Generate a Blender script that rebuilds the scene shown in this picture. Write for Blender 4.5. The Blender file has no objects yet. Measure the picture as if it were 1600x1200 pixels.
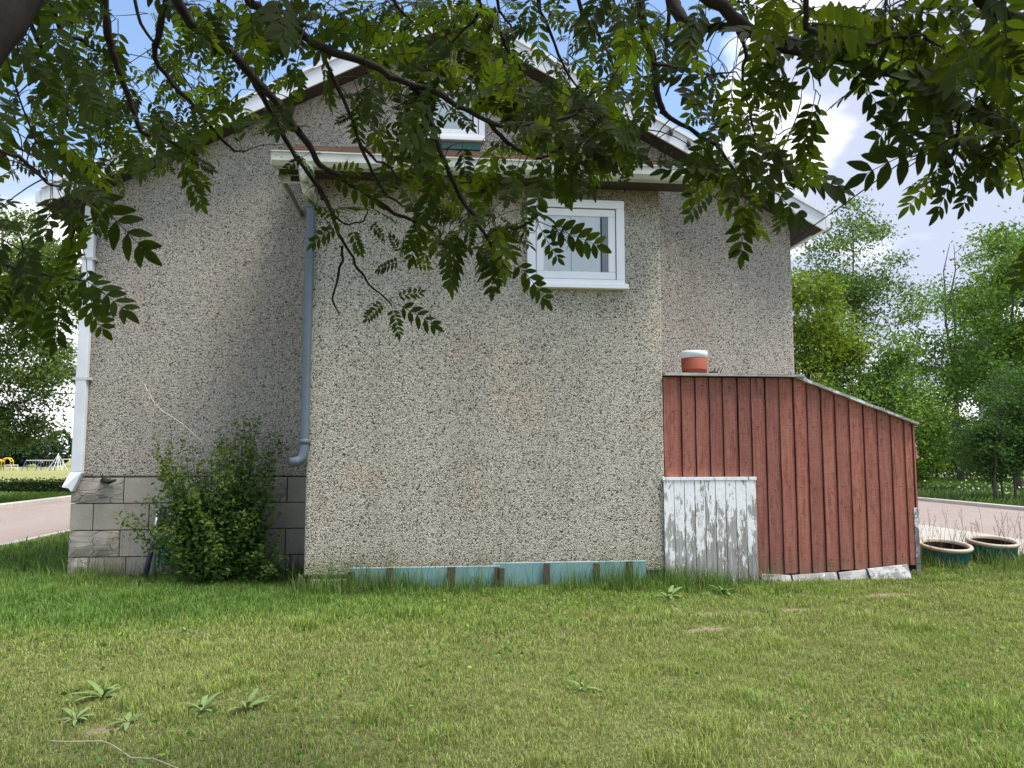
import bpy, math, random
import numpy as np
from mathutils import Vector, Matrix

rnd = random.Random(7)
npr = np.random.RandomState(11)
sc = bpy.context.scene
COL = sc.collection

# ------------------------------------------------------------------ camera
CAMZ = 1.32
PITCH = math.atan(108 / 1200); YAW = math.radians(6)
cd = bpy.data.cameras.new('camera')
cd.sensor_width = 36; cd.lens = 27; cd.clip_start = 0.05; cd.clip_end = 1500
cd.dof.use_dof = True; cd.dof.focus_distance = 7.5; cd.dof.aperture_fstop = 14
cam = bpy.data.objects.new('camera', cd); COL.objects.link(cam)
cam.location = (0, 0, CAMZ); cam.rotation_euler = (math.pi / 2 + PITCH, 0, -YAW)
sc.camera = cam

_f = np.array([math.sin(YAW) * math.cos(PITCH), math.cos(YAW) * math.cos(PITCH), math.sin(PITCH)])
_r = np.array([math.cos(YAW), -math.sin(YAW), 0.0]); _u = np.cross(_r, _f)
CAM = np.array([0, 0, CAMZ])
def ray(px, py): return _f + (px - 800) / 1200 * _r + (600 - py) / 1200 * _u
def atY(px, py, Y): d = ray(px, py); return CAM + d * Y / d[1]
def atZ(px, py, z=0): d = ray(px, py); return CAM + d * (z - CAMZ) / d[2]
def atD(px, py, D): return CAM + ray(px, py) * D
def topx(P):
    q = np.asarray(P) - CAM; D = q @ _f
    return 800 + 1200 * (q @ _r) / D, 600 - 1200 * (q @ _u) / D, D

# ------------------------------------------------------------------ world, sun, exposure
SUN_EL, SUN_AZ = math.radians(66), math.radians(118)      # azimuth clockwise from +Y
w = bpy.data.worlds.new('World'); sc.world = w; w.use_nodes = True
nt = w.node_tree; nt.nodes.clear()
def N(t, **k):
    n = nt.nodes.new(t)
    for a, b in k.items(): setattr(n, a, b)
    return n
out = N('ShaderNodeOutputWorld'); bg = N('ShaderNodeBackground')
sky = N('ShaderNodeTexSky', sky_type='NISHITA', sun_disc=False)
sky.sun_elevation = SUN_EL; sky.sun_rotation = SUN_AZ; sky.air_density = 1.0; sky.dust_density = 0.6; sky.ozone_density = 1.2
tc = N('ShaderNodeTexCoord')
def wmath(op, a, b=None, c=None, clamp=False):
    n = N('ShaderNodeMath', operation=op, use_clamp=clamp)
    for i, v in enumerate((a, b, c)):
        if v is None: continue
        if isinstance(v, (int, float)): n.inputs[i].default_value = v
        else: nt.links.new(v, n.inputs[i])
    return n.outputs[0]
mp = N('ShaderNodeMapping'); mp.inputs['Scale'].default_value = (1, 1, 1.9); mp.inputs['Location'].default_value = (.35, .1, .2)
nt.links.new(tc.outputs['Generated'], mp.inputs[0])
n1 = N('ShaderNodeTexNoise'); n1.inputs['Scale'].default_value = 2.6; n1.inputs['Detail'].default_value = 9; n1.inputs['Roughness'].default_value = .55; n1.inputs['Distortion'].default_value = .3
nt.links.new(mp.outputs[0], n1.inputs['Vector'])
val = n1.outputs[0]
def blob(px, py, width_deg, amp):
    global val
    d = ray(px, py); d = d / np.linalg.norm(d)
    dot = N('ShaderNodeVectorMath', operation='DOT_PRODUCT'); dot.inputs[1].default_value = tuple(d)
    nt.links.new(tc.outputs['Generated'], dot.inputs[0])
    k = 1 / (2 * math.radians(width_deg) ** 2) * 2
    e = wmath('EXPONENT', wmath('MULTIPLY', wmath('SUBTRACT', dot.outputs['Value'], 1.0), k))
    val = wmath('ADD', val, wmath('MULTIPLY', e, amp))
blob(1340, 190, 9, .34); blob(1180, 130, 6, .12); blob(30, 330, 5, .2); blob(40, 640, 8, .3); blob(1450, 620, 9, .3)
blob(250, 90, 14, -.3); blob(560, 60, 11, -.28); blob(880, 60, 8, -.28); blob(1060, 160, 6, -.28); blob(1480, 380, 6, -.16); blob(1060, 560, 6, .05)
cr = N('ShaderNodeMapRange'); cr.interpolation_type = 'SMOOTHSTEP'
cr.inputs['From Min'].default_value = .43; cr.inputs['From Max'].default_value = .60
nt.links.new(val, cr.inputs['Value'])
n2 = N('ShaderNodeTexNoise'); n2.inputs['Scale'].default_value = 3.4; n2.inputs['Detail'].default_value = 7
mp2 = N('ShaderNodeMapping'); mp2.inputs['Location'].default_value = (3.1, 1.7, 0); mp2.inputs['Scale'].default_value = (1, 1, 2.2)
nt.links.new(tc.outputs['Generated'], mp2.inputs[0]); nt.links.new(mp2.outputs[0], n2.inputs['Vector'])
g = ray(1430, 225); g = g / np.linalg.norm(g)
dot = N('ShaderNodeVectorMath', operation='DOT_PRODUCT'); dot.inputs[1].default_value = tuple(g)
nt.links.new(tc.outputs['Generated'], dot.inputs[0])
gb = wmath('EXPONENT', wmath('MULTIPLY', wmath('SUBTRACT', dot.outputs['Value'], 1.0), 1 / math.radians(3.2) ** 2))
g2 = ray(1420, 430); g2 = g2 / np.linalg.norm(g2)
dot2 = N('ShaderNodeVectorMath', operation='DOT_PRODUCT'); dot2.inputs[1].default_value = tuple(g2)
nt.links.new(tc.outputs['Generated'], dot2.inputs[0])
gb2 = wmath('EXPONENT', wmath('MULTIPLY', wmath('SUBTRACT', dot2.outputs['Value'], 1.0), 1 / math.radians(8) ** 2))
gv = wmath('ADD', wmath('ADD', n2.outputs[0], wmath('MULTIPLY', gb, .22)), wmath('MULTIPLY', gb2, .12))
gr = N('ShaderNodeMapRange'); gr.interpolation_type = 'SMOOTHSTEP'
gr.inputs['From Min'].default_value = .47; gr.inputs['From Max'].default_value = .60
nt.links.new(gv, gr.inputs['Value'])
cc = N('ShaderNodeMixRGB'); cc.inputs[1].default_value = (6.6, 6.6, 6.7, 1); cc.inputs[2].default_value = (2.5, 2.75, 3.5, 1)
nt.links.new(gr.outputs[0], cc.inputs[0])
mx = N('ShaderNodeMixRGB'); nt.links.new(cr.outputs[0], mx.inputs[0]); nt.links.new(sky.outputs[0], mx.inputs[1]); nt.links.new(cc.outputs[0], mx.inputs[2])
nt.links.new(mx.outputs[0], bg.inputs[0]); bg.inputs[1].default_value = 0.10
nt.links.new(bg.outputs[0], out.inputs[0])

sd = bpy.data.lights.new('sun', 'SUN'); sd.energy = 2.3; sd.angle = math.radians(20); sd.color = (1, .94, .86)
so = bpy.data.objects.new('sun', sd); COL.objects.link(so)
sdir = Vector((math.sin(SUN_AZ) * math.cos(SUN_EL), math.cos(SUN_AZ) * math.cos(SUN_EL), math.sin(SUN_EL)))
so.rotation_euler = sdir.to_track_quat('Z', 'Y').to_euler(); so.location = (6, -8, 12)
sc.view_settings.view_transform = 'Standard'; sc.view_settings.look = 'None'
sc.view_settings.exposure = 1.47; sc.view_settings.gamma = 1; sc.view_settings.use_curve_mapping = False

# ------------------------------------------------------------------ materials
class Mat:
    def __init__(s, name, rough=.7, spec=.3):
        s.m = bpy.data.materials.new(name); s.m.use_nodes = True
        s.t = s.m.node_tree; s.b = s.t.nodes['Principled BSDF']; s.o = s.t.nodes['Material Output']
        s.b.inputs['Roughness'].default_value = rough; s.b.inputs['Specular IOR Level'].default_value = spec
        s.tc = s.t.nodes.new('ShaderNodeTexCoord')
    def n(s, t, **k):
        x = s.t.nodes.new(t)
        for a, b in k.items(): setattr(x, a, b)
        return x
    def l(s, a, b): s.t.links.new(a, b)
    def vec(s, scale=(1, 1, 1), loc=(0, 0, 0), rnd=False):
        m = s.n('ShaderNodeMapping'); m.inputs['Scale'].default_value = scale; m.inputs['Location'].default_value = loc
        src = s.tc.outputs['Object']
        if rnd:
            oi = s.n('ShaderNodeObjectInfo'); mu = s.n('ShaderNodeVectorMath', operation='MULTIPLY_ADD')
            cmb = s.n('ShaderNodeCombineXYZ')
            for i in range(3): s.l(oi.outputs['Random'], cmb.inputs[i])
            s.l(cmb.outputs[0], mu.inputs[0]); mu.inputs[1].default_value = (37, 53, 71); s.l(src, mu.inputs[2]); src = mu.outputs[0]
        s.l(src, m.inputs[0]); return m.outputs[0]
    def noise(s, scale, detail=4, rough=.5, vec=None, dist=0):
        x = s.n('ShaderNodeTexNoise'); x.inputs['Scale'].default_value = scale; x.inputs['Detail'].default_value = detail
        x.inputs['Roughness'].default_value = rough; x.inputs['Distortion'].default_value = dist
        s.l(vec if vec is not None else s.tc.outputs['Object'], x.inputs['Vector']); return x.outputs[0]
    def voro(s, scale, feat='F1', vec=None, out='Distance', rand=1):
        x = s.n('ShaderNodeTexVoronoi', feature=feat); x.inputs['Scale'].default_value = scale; x.inputs['Randomness'].default_value = rand
        s.l(vec if vec is not None else s.tc.outputs['Object'], x.inputs['Vector']); return x.outputs[out]
    def ramp(s, fac, stops, const=False):
        x = s.n('ShaderNodeValToRGB'); e = x.color_ramp.elements
        if const: x.color_ramp.interpolation = 'CONSTANT'
        while len(e) < len(stops): e.new(.5)
        for i, (p, c) in enumerate(stops):
            e[i].position = p; e[i].color = (c, c, c, 1) if isinstance(c, (int, float)) else (*c, 1)
        s.l(fac, x.inputs[0]); return x.outputs[0]
    def mix(s, fac, a, b, mode='MIX'):
        x = s.n('ShaderNodeMixRGB', blend_type=mode)
        for i, v in ((0, fac), (1, a), (2, b)):
            if isinstance(v, (int, float)): x.inputs[i].default_value = v if i == 0 else (v, v, v, 1)
            elif isinstance(v, tuple): x.inputs[i].default_value = (*v, 1)
            else: s.l(v, x.inputs[i])
        return x.outputs[0]
    def math(s, op, a, b=None, clamp=False):
        x = s.n('ShaderNodeMath', operation=op, use_clamp=clamp)
        for i, v in enumerate((a, b)):
            if v is None: continue
            if isinstance(v, (int, float)): x.inputs[i].default_value = v
            else: s.l(v, x.inputs[i])
        return x.outputs[0]
    def sep(s, v=None):
        x = s.n('ShaderNodeSeparateXYZ'); s.l(v if v is not None else s.tc.outputs['Object'], x.inputs[0]); return x.outputs
    def color(s, c):
        if isinstance(c, tuple): s.b.inputs['Base Color'].default_value = (*c, 1)
        else: s.l(c, s.b.inputs['Base Color'])
    def bump(s, h, strength=.5, dist=.01):
        x = s.n('ShaderNodeBump'); x.inputs['Strength'].default_value = strength; x.inputs['Distance'].default_value = dist
        s.l(h, x.inputs['Height']); s.l(x.outputs[0], s.b.inputs['Normal'])
    def rand(s):
        x = s.n('ShaderNodeObjectInfo'); return x.outputs['Random']

def simple(name, c, rough=.6, spec=.3, var=.15, scale=8, metal=0, bump=0):
    m = Mat(name, rough, spec)
    nz = m.noise(scale, 5, .6)
    m.color(m.mix(nz, tuple(x * (1 - var) for x in c), tuple(min(1, x * (1 + var)) for x in c)))
    m.b.inputs['Metallic'].default_value = metal
    if bump: m.bump(m.noise(scale * 6, 3), bump, .004)
    return m.m

def stucco(name, base, dark, tint, eave=False):
    m = Mat(name, .9, .15)
    ch = m.voro(92, out='Color'); r = m.sep(ch)[0]
    d = m.voro(92)
    dot2 = m.sep(m.voro(104, out='Color', vec=m.vec(loc=(3, 5, 1))))[1]
    peb = m.ramp(r, [(0, (.075, .068, .062)), (.05, (.17, .155, .14)), (.11, tuple(x * .72 for x in base)), (.26, tuple(x * .88 for x in base)),
                     (.72, base), (.90, tuple(min(.9, x * 1.25) for x in base)), (.97, (.36, .27, .21))], True)
    gap = m.ramp(d, [(.40, 1.0), (.66, .80)])
    c = m.mix(1, peb, gap, 'MULTIPLY')
    blk = m.ramp(dot2, [(.885, 0), (.90, 1)])
    c = m.mix(m.math('MULTIPLY', blk, dark), c, (.045, .042, .042))
    # weathering: big soft patches, pinkish where the render shows, streaks
    big = m.ramp(m.noise(.9, 4, .6), [(.35, 0), (.7, 1)])
    c = m.mix(m.math('MULTIPLY', big, .35), c, m.mix(1, c, (.86, .87, .90), 'MULTIPLY'))
    pk = m.ramp(m.noise(1.1, 5, .6, m.vec(loc=(7.3, 0, 2.2))), [(.55, 0), (.78, 1)])
    c = m.mix(m.math('MULTIPLY', pk, tint), c, m.mix(1, c, (1.12, .86, .74), 'MULTIPLY'))
    sv = m.ramp(m.noise(3, 4, .6, m.vec((1, 1, .12))), [(.45, 1.0), (.75, .86)])
    c = m.mix(1, c, sv, 'MULTIPLY')
    # painted: soil splash and contact shade low down, grime and shade under porch eave
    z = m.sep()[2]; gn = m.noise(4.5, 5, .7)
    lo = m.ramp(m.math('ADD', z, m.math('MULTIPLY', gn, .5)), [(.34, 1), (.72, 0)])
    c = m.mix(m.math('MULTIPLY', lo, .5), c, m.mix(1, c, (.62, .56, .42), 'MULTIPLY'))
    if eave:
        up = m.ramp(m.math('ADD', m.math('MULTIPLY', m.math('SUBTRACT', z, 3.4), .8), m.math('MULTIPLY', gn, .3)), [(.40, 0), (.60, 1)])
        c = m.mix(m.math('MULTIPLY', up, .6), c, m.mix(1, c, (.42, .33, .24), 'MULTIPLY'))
    m.color(c); m.bump(m.math('SUBTRACT', .7, d), 1.0, .02)
    return m.m
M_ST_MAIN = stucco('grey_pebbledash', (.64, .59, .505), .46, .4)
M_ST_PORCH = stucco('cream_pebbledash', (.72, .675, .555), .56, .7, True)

def block_mat(name, rock, rust=False):
    m = Mat(name, .9, .15)
    v = m.vec(rnd=True)
    nz = m.noise(3, 6, .65, v)
    c = m.ramp(nz, [(.25, (.25, .22, .18)), (.5, (.345, .305, .25)), (.78, (.42, .375, .315))])
    c = m.mix(.25, c, m.ramp(m.noise(60, 3, .6, v), [(.3, .1), (.7, .35)]))
    h = m.noise(40, 4, .6, v)
    if rock:
        e = m.voro(8.5, 'DISTANCE_TO_EDGE', m.vec((.55, 1, 1.7), rnd=True))
        wv = m.noise(9, 4, .6, v)
        e2 = m.math('ADD', e, m.math('MULTIPLY', wv, .06))
        line = m.ramp(e2, [(.03, 1), (.065, 0)])
        c = m.mix(m.math('MULTIPLY', line, .5), c, (.10, .09, .08))
        h = m.math('ADD', m.math('MULTIPLY', h, .2), m.ramp(e2, [(.03, 0), (.07, 1)]))
        m.bump(h, .8, .012)
    else: m.bump(h, .35, .004)
    if rust:
        rm = m.ramp(m.noise(4, 4, .7, v), [(.45, 0), (.65, 1)])
        c = m.mix(m.math('MULTIPLY', rm, .6), c, (.22, .12, .05))
    m.color(c); return m.m
M_BLK = block_mat('smooth_concrete_block', False); M_ROCK = block_mat('rock_faced_concrete_block', True)
M_RUSTB = block_mat('stained_concrete_block', False, True)
M_MORTAR = simple('dark_mortar', (.13, .12, .105), .95, .1, .3, 12)
M_CONC = simple('footing_concrete', (.36, .33, .27), .9, .15, .3, 7, bump=.4)

def paint_mat():
    m = Mat('white_painted_metal', .38, .45)
    nz = m.noise(2.5, 5, .6)
    c = m.ramp(nz, [(.3, (.56, .59, .63)), (.7, (.70, .72, .75))])
    st = m.ramp(m.noise(5, 4, .7, m.vec((1, 1, .2))), [(.6, 0), (.8, 1)])
    m.color(m.mix(m.math('MULTIPLY', st, .25), c, (.42, .41, .37))); return m.m
M_WHITE = paint_mat()
def gutter_mat():
    m = Mat('flaking_gutter_paint', .6, .3)
    fl = m.ramp(m.noise(6, 6, .72, m.vec((1, 1, 4))), [(.60, 0), (.64, 1)])
    c = m.ramp(m.noise(2, 4, .6), [(.3, (.33, .34, .29)), (.7, (.58, .59, .55))])
    m.color(m.mix(fl, c, (.20, .20, .19))); m.bump(fl, .4, .004); return m.m
M_GUT = gutter_mat()
M_PVC = simple('white_window_vinyl', (.78, .79, .82), .35, .45, .04, 4)
M_SOFF = simple('brown_soffit', (.055, .044, .036), .8, .2, .3, 9)
M_DARK = simple('dark_void', (.015, .013, .012), .9, .1)
M_PIPE = simple('blue_grey_pipe_paint', (.095, .125, .15), .5, .35, .22, 5)
def pipe_top():
    m = Mat('mouldy_white_paint', .7, .2)
    c = m.ramp(m.noise(9, 6, .7), [(.38, (.12, .13, .08)), (.5, (.38, .39, .33)), (.62, (.66, .68, .70))]); m.color(c); return m.m
M_PIPETOP = pipe_top()
M_GREEN = simple('dark_green_paint', (.05, .13, .11), .6, .3, .2, 6)
M_SHING = simple('weathered_brown_shingle', (.13, .085, .06), .95, .1, .4, 14, bump=.6)
M_BLACKP = simple('black_plastic', (.02, .02, .022), .5, .4)

def wood_red():
    m = Mat('red_stained_rough_board', .85, .15)
    v = m.vec((1, 1, 1), rnd=True)
    g = m.noise(22, 5, .6, m.vec((1.6, 1.6, .09), rnd=True), .4)
    c = m.ramp(g, [(.28, (.21, .080, .060)), (.48, (.30, .115, .086)), (.72, (.37, .165, .128))])
    big = m.noise(2.2, 4, .6, v)
    c = m.mix(m.ramp(big, [(.42, 0), (.75, .55)]), c, (.30, .135, .10))
    r = m.rand(); c = m.mix(1, c, m.ramp(r, [(0, (.80, .82, .86)), (1, (1.1, 1.05, 1.0))]), 'MULTIPLY')
    # worn, dark flakes in upright dashes
    fl = m.ramp(m.noise(26, 4, .75, m.vec((1.5, 1.5, .22), rnd=True)), [(.57, 0), (.63, 1)])
    c = m.mix(m.math('MULTIPLY', fl, .5), c, (.06, .04, .034))
    saw = m.ramp(m.noise(60, 2, .5, m.vec((.3, .3, 2.4), rnd=True)), [(.4, .86), (.6, 1.08)])
    c = m.mix(1, c, saw, 'MULTIPLY')
    z = m.sep()[2]
    gr_ = m.ramp(m.math('ADD', m.math('MULTIPLY', z, .9), m.math('MULTIPLY', m.noise(7, 4, .7, v), .5)), [(.28, 1), (.52, 0)])
    c = m.mix(m.math('MULTIPLY', gr_, .6), c, (.13, .115, .075))
    kn = m.voro(2.1, vec=m.vec((3.3, 0, .55), rnd=True))
    c = m.mix(m.ramp(kn, [(.045, .75), (.07, 0)]), c, (.05, .03, .025))
    m.color(c); m.bump(m.math('ADD', g, m.math('MULTIPLY', fl, -.6)), .5, .006); return m.m
M_RED = wood_red()
def peel():
    m = Mat('peeling_white_paint_on_grey_wood', .85, .15)
    g = m.noise(24, 5, .6, m.vec((1.4, 1.4, .07), rnd=True), .4)
    wood = m.ramp(g, [(.3, (.20, .19, .175)), (.55, (.33, .32, .30)), (.75, (.43, .42, .40))])
    z = m.sep()[2]
    pm = m.math('ADD', m.noise(9, 6, .72, m.vec((1.7, 1.7, .42), rnd=True)), m.math('MULTIPLY', m.math('SUBTRACT', z, .5), .24))
    pm = m.math('ADD', pm, m.math('MULTIPLY', m.math('SUBTRACT', m.noise(30, 6, .8, m.vec((1.5, 1.5, .45), rnd=True)), .5), .55))
    mask = m.ramp(pm, [(.522, 0), (.528, 1)])
    pc = m.ramp(m.noise(30, 3, .6), [(.3, (.66, .67, .68)), (.7, (.82, .82, .83))])
    m.color(m.mix(mask, wood, pc)); m.bump(m.math('ADD', m.math('MULTIPLY', g, .3), mask), .6, .003); return m.m
M_PEEL = peel()
def greywood(name='weathered_grey_wood', k=1):
    m = Mat(name, .9, .12)
    g = m.noise(20, 5, .65, m.vec((.12, 1.5, 1.5), rnd=True), .3)
    c = m.ramp(g, [(.28, (.13 * k, .12 * k, .11 * k)), (.5, (.30 * k, .29 * k, .275 * k)), (.75, (.45 * k, .44 * k, .43 * k))])
    fl = m.ramp(m.noise(7, 5, .7, m.vec(rnd=True)), [(.5, 0), (.56, 1)])
    c = m.mix(m.math('MULTIPLY', m.math('MULTIPLY', fl, m.rand()), .8), c, (.66, .67, .69))
    m.color(c); m.bump(g, .5, .004); return m.m
M_GREY = greywood()
M_STAKE = simple('dark_weathered_stake', (.085, .075, .055), .9, .1, .35, 12, bump=.5)
def teal():
    m = Mat('faded_teal_panel', .6, .25)
    c = m.ramp(m.noise(3.5, 5, .6), [(.3, (.14, .26, .265)), (.7, (.21, .355, .36))])
    z = m.sep()[2]
    d = m.ramp(m.math('ADD', z, m.math('MULTIPLY', m.noise(8, 5, .7), .15)), [(.06, 1), (.2, 0)])
    m.color(m.mix(m.math('MULTIPLY', d, .4), c, (.12, .16, .08))); return m.m
M_TEAL = teal(); M_TEALEDGE = simple('pale_teal_edge', (.36, .48, .48), .6)
M_TERRA = simple('terracotta_red', (.25, .062, .035), .7, .25, .12, 6)
M_TIN = simple('pale_galvanised_band', (.62, .66, .70), .35, .5, .12, 10)
M_RUST = simple('rusty_iron', (.05, .03, .022), .8, .3, .3, 30)
M_TEALGLAZE = simple('teal_glaze', (.008, .075, .075), .18, .6, .3, 5)
M_CREAM = simple('cream_rim', (.40, .35, .27), .5, .4, .15, 12)
M_SOIL = simple('dark_potting_soil', (.035, .02, .014), 1, .05, .4, 30)
M_PINK = simple('faded_pink_cloth', (.42, .22, .18), .9, .1, .25, 30)
M_WIRE = simple('black_cable', (.02, .02, .022), .7, .2)
M_STRING = simple('pale_dry_string', (.62, .56, .44), .9, .1)
M_STICK = simple('pale_dry_stick', (.36, .31, .22), .9, .1, .4, 20)
M_ALU = simple('aluminium_tube', (.60, .60, .60), .4, .5, .1, 6, metal=.4)
M_NAVY = simple('dark_navy_tube', (.035, .035, .06), .5, .4)
M_OLIVETUBE = simple('grey_olive_tube', (.17, .17, .13), .6, .3)
M_WEB = simple('green_chair_webbing', (.012, .10, .045), .7, .2, .25, 20)
M_CURT = simple('white_curtain', (.86, .90, .93), .9, .1, .05, 3)
M_YEL = simple('yellow_play_paint', (.75, .5, .06), .5); M_BLUEP = simple('blue_play_paint', (.04, .07, .25), .5)
M_SIDING = simple('pale_house_siding', (.55, .56, .58), .7, .2, .06, 2)
M_ROOFG = simple('grey_shingle_roof', (.07, .07, .08), .9, .1, .3, 5)

def glass_mat():
    m = bpy.data.materials.new('window_glass'); m.use_nodes = True; t = m.node_tree; t.nodes.clear()
    o = t.nodes.new('ShaderNodeOutputMaterial'); a = t.nodes.new('ShaderNodeBsdfTransparent'); b = t.nodes.new('ShaderNodeBsdfGlossy')
    a.inputs[0].default_value = (.95, .97, .98, 1); b.inputs['Roughness'].default_value = .02
    f = t.nodes.new('ShaderNodeFresnel'); f.inputs[0].default_value = 1.5; mxx = t.nodes.new('ShaderNodeMixShader')
    t.links.new(f.outputs[0], mxx.inputs[0]); t.links.new(a.outputs[0], mxx.inputs[1]); t.links.new(b.outputs[0], mxx.inputs[2]); t.links.new(mxx.outputs[0], o.inputs[0])
    return m
M_GLASS = glass_mat()

def leaf_mat(name, trans=.35, tcol=(1.6, 2.1, .5), rough=.5, attr=True, base=(.05, .10, .025), bump=False, rndobj=False):
    m = Mat(name, rough, .12)
    if attr:
        a = m.n('ShaderNodeAttribute', attribute_name='Col'); c = a.outputs['Color']
    else:
        c = m.mix(m.rand(), tuple(x * .72 for x in base), tuple(x * 1.3 for x in base))
        a = m.n('ShaderNodeAttribute', attribute_name='Col'); c = m.mix(1, c, a.outputs['Color'], 'MULTIPLY')
    m.color(c)
    tr = m.n('ShaderNodeBsdfTranslucent'); tcx = m.mix(1, c, tcol, 'MULTIPLY'); m.l(tcx, tr.inputs[0])
    ms = m.n('ShaderNodeMixShader'); ms.inputs[0].default_value = trans
    m.l(m.b.outputs[0], ms.inputs[1]); m.l(tr.outputs[0], ms.inputs[2]); m.l(ms.outputs[0], m.o.inputs[0])
    return m.m
M_GRASS = leaf_mat('grass_blades', .25, (1.3, 1.4, .6), .55)
M_FOL = leaf_mat('foliage', .35, (1.5, 1.7, .6), .5)
M_ROWAN = leaf_mat('rowan_leaf', .58, (2.9, 2.75, .5), .65, attr=False, base=(.022, .036, .009))
def bark(name, c):
    m = Mat(name, .9, .1)
    g = m.noise(14, 6, .7, m.vec((1, 1, .5)))
    m.color(m.ramp(g, [(.3, tuple(x * .5 for x in c)), (.7, tuple(x * 1.5 for x in c))])); m.bump(g, .7, .01); return m.m
M_BARK = bark('dark_rowan_bark', (.026, .021, .019)); M_BARK2 = bark('grey_bark', (.11, .095, .08))

def ground_mat():
    m = Mat('lawn_ground', 1, .05)
    P = m.sep(m.n('ShaderNodeNewGeometry').outputs['Position'])
    gpos = m.n('ShaderNodeNewGeometry').outputs['Position']
    nz = m.noise(.8, 6, .65, gpos); fn = m.noise(35, 4, .7, gpos)
    near = m.ramp(fn, [(.3, (.07, .06, .03)), (.5, (.12, .13, .05)), (.75, (.22, .22, .10))])
    far = m.ramp(m.noise(.12, 5, .7, gpos), [(.3, (.10, .15, .045)), (.7, (.16, .20, .065))])
    far = m.mix(m.ramp(fn, [(.3, .4), (.7, 0)]), far, (.06, .09, .03))
    fy = m.ramp(m.math('DIVIDE', P[1], 100), [(.10, 0), (.16, 1)])
    c = m.mix(fy, near, far)
    stripe = m.ramp(m.noise(1, 2, .5, None), [(0, 0), (1, 1)])
    field = m.ramp(m.noise(.03, 4, .6, gpos), [(.3, (.20, .22, .085)), (.7, (.27, .27, .11))])
    ff = m.ramp(m.math('DIVIDE', P[1], 100), [(.36, 0), (.40, 1)])
    c = m.mix(ff, c, field)
    a = m.n('ShaderNodeAttribute', attribute_name='Bare')
    straw = m.ramp(m.noise(60, 4, .7, gpos), [(.3, (.14, .11, .07)), (.7, (.36, .30, .21))])
    c = m.mix(a.outputs['Fac'], c, straw)
    m.color(c); m.bump(fn, .6, .02); return m.m
M_GROUND = ground_mat()
def gravel():
    m = Mat('pink_gravel', .95, .1)
    gp = m.n('ShaderNodeNewGeometry').outputs['Position']
    c = m.ramp(m.noise(45, 4, .8, gp), [(.3, (.15, .115, .10)), (.5, (.27, .215, .19)), (.72, (.40, .34, .31))])
    c = m.mix(m.ramp(m.noise(.7, 4, .6, gp), [(.4, 0), (.7, .5)]), c, (.29, .27, .245))
    m.color(c); m.bump(m.noise(60, 3, .7, gp), .6, .015); return m.m
M_GRAVEL = gravel()
M_SLAB = simple('pale_concrete_slab', (.36, .335, .30), .9, .15, .12, 3)
M_KERB = simple('kerb_concrete', (.46, .42, .37), .9, .15, .2, 4)

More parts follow.
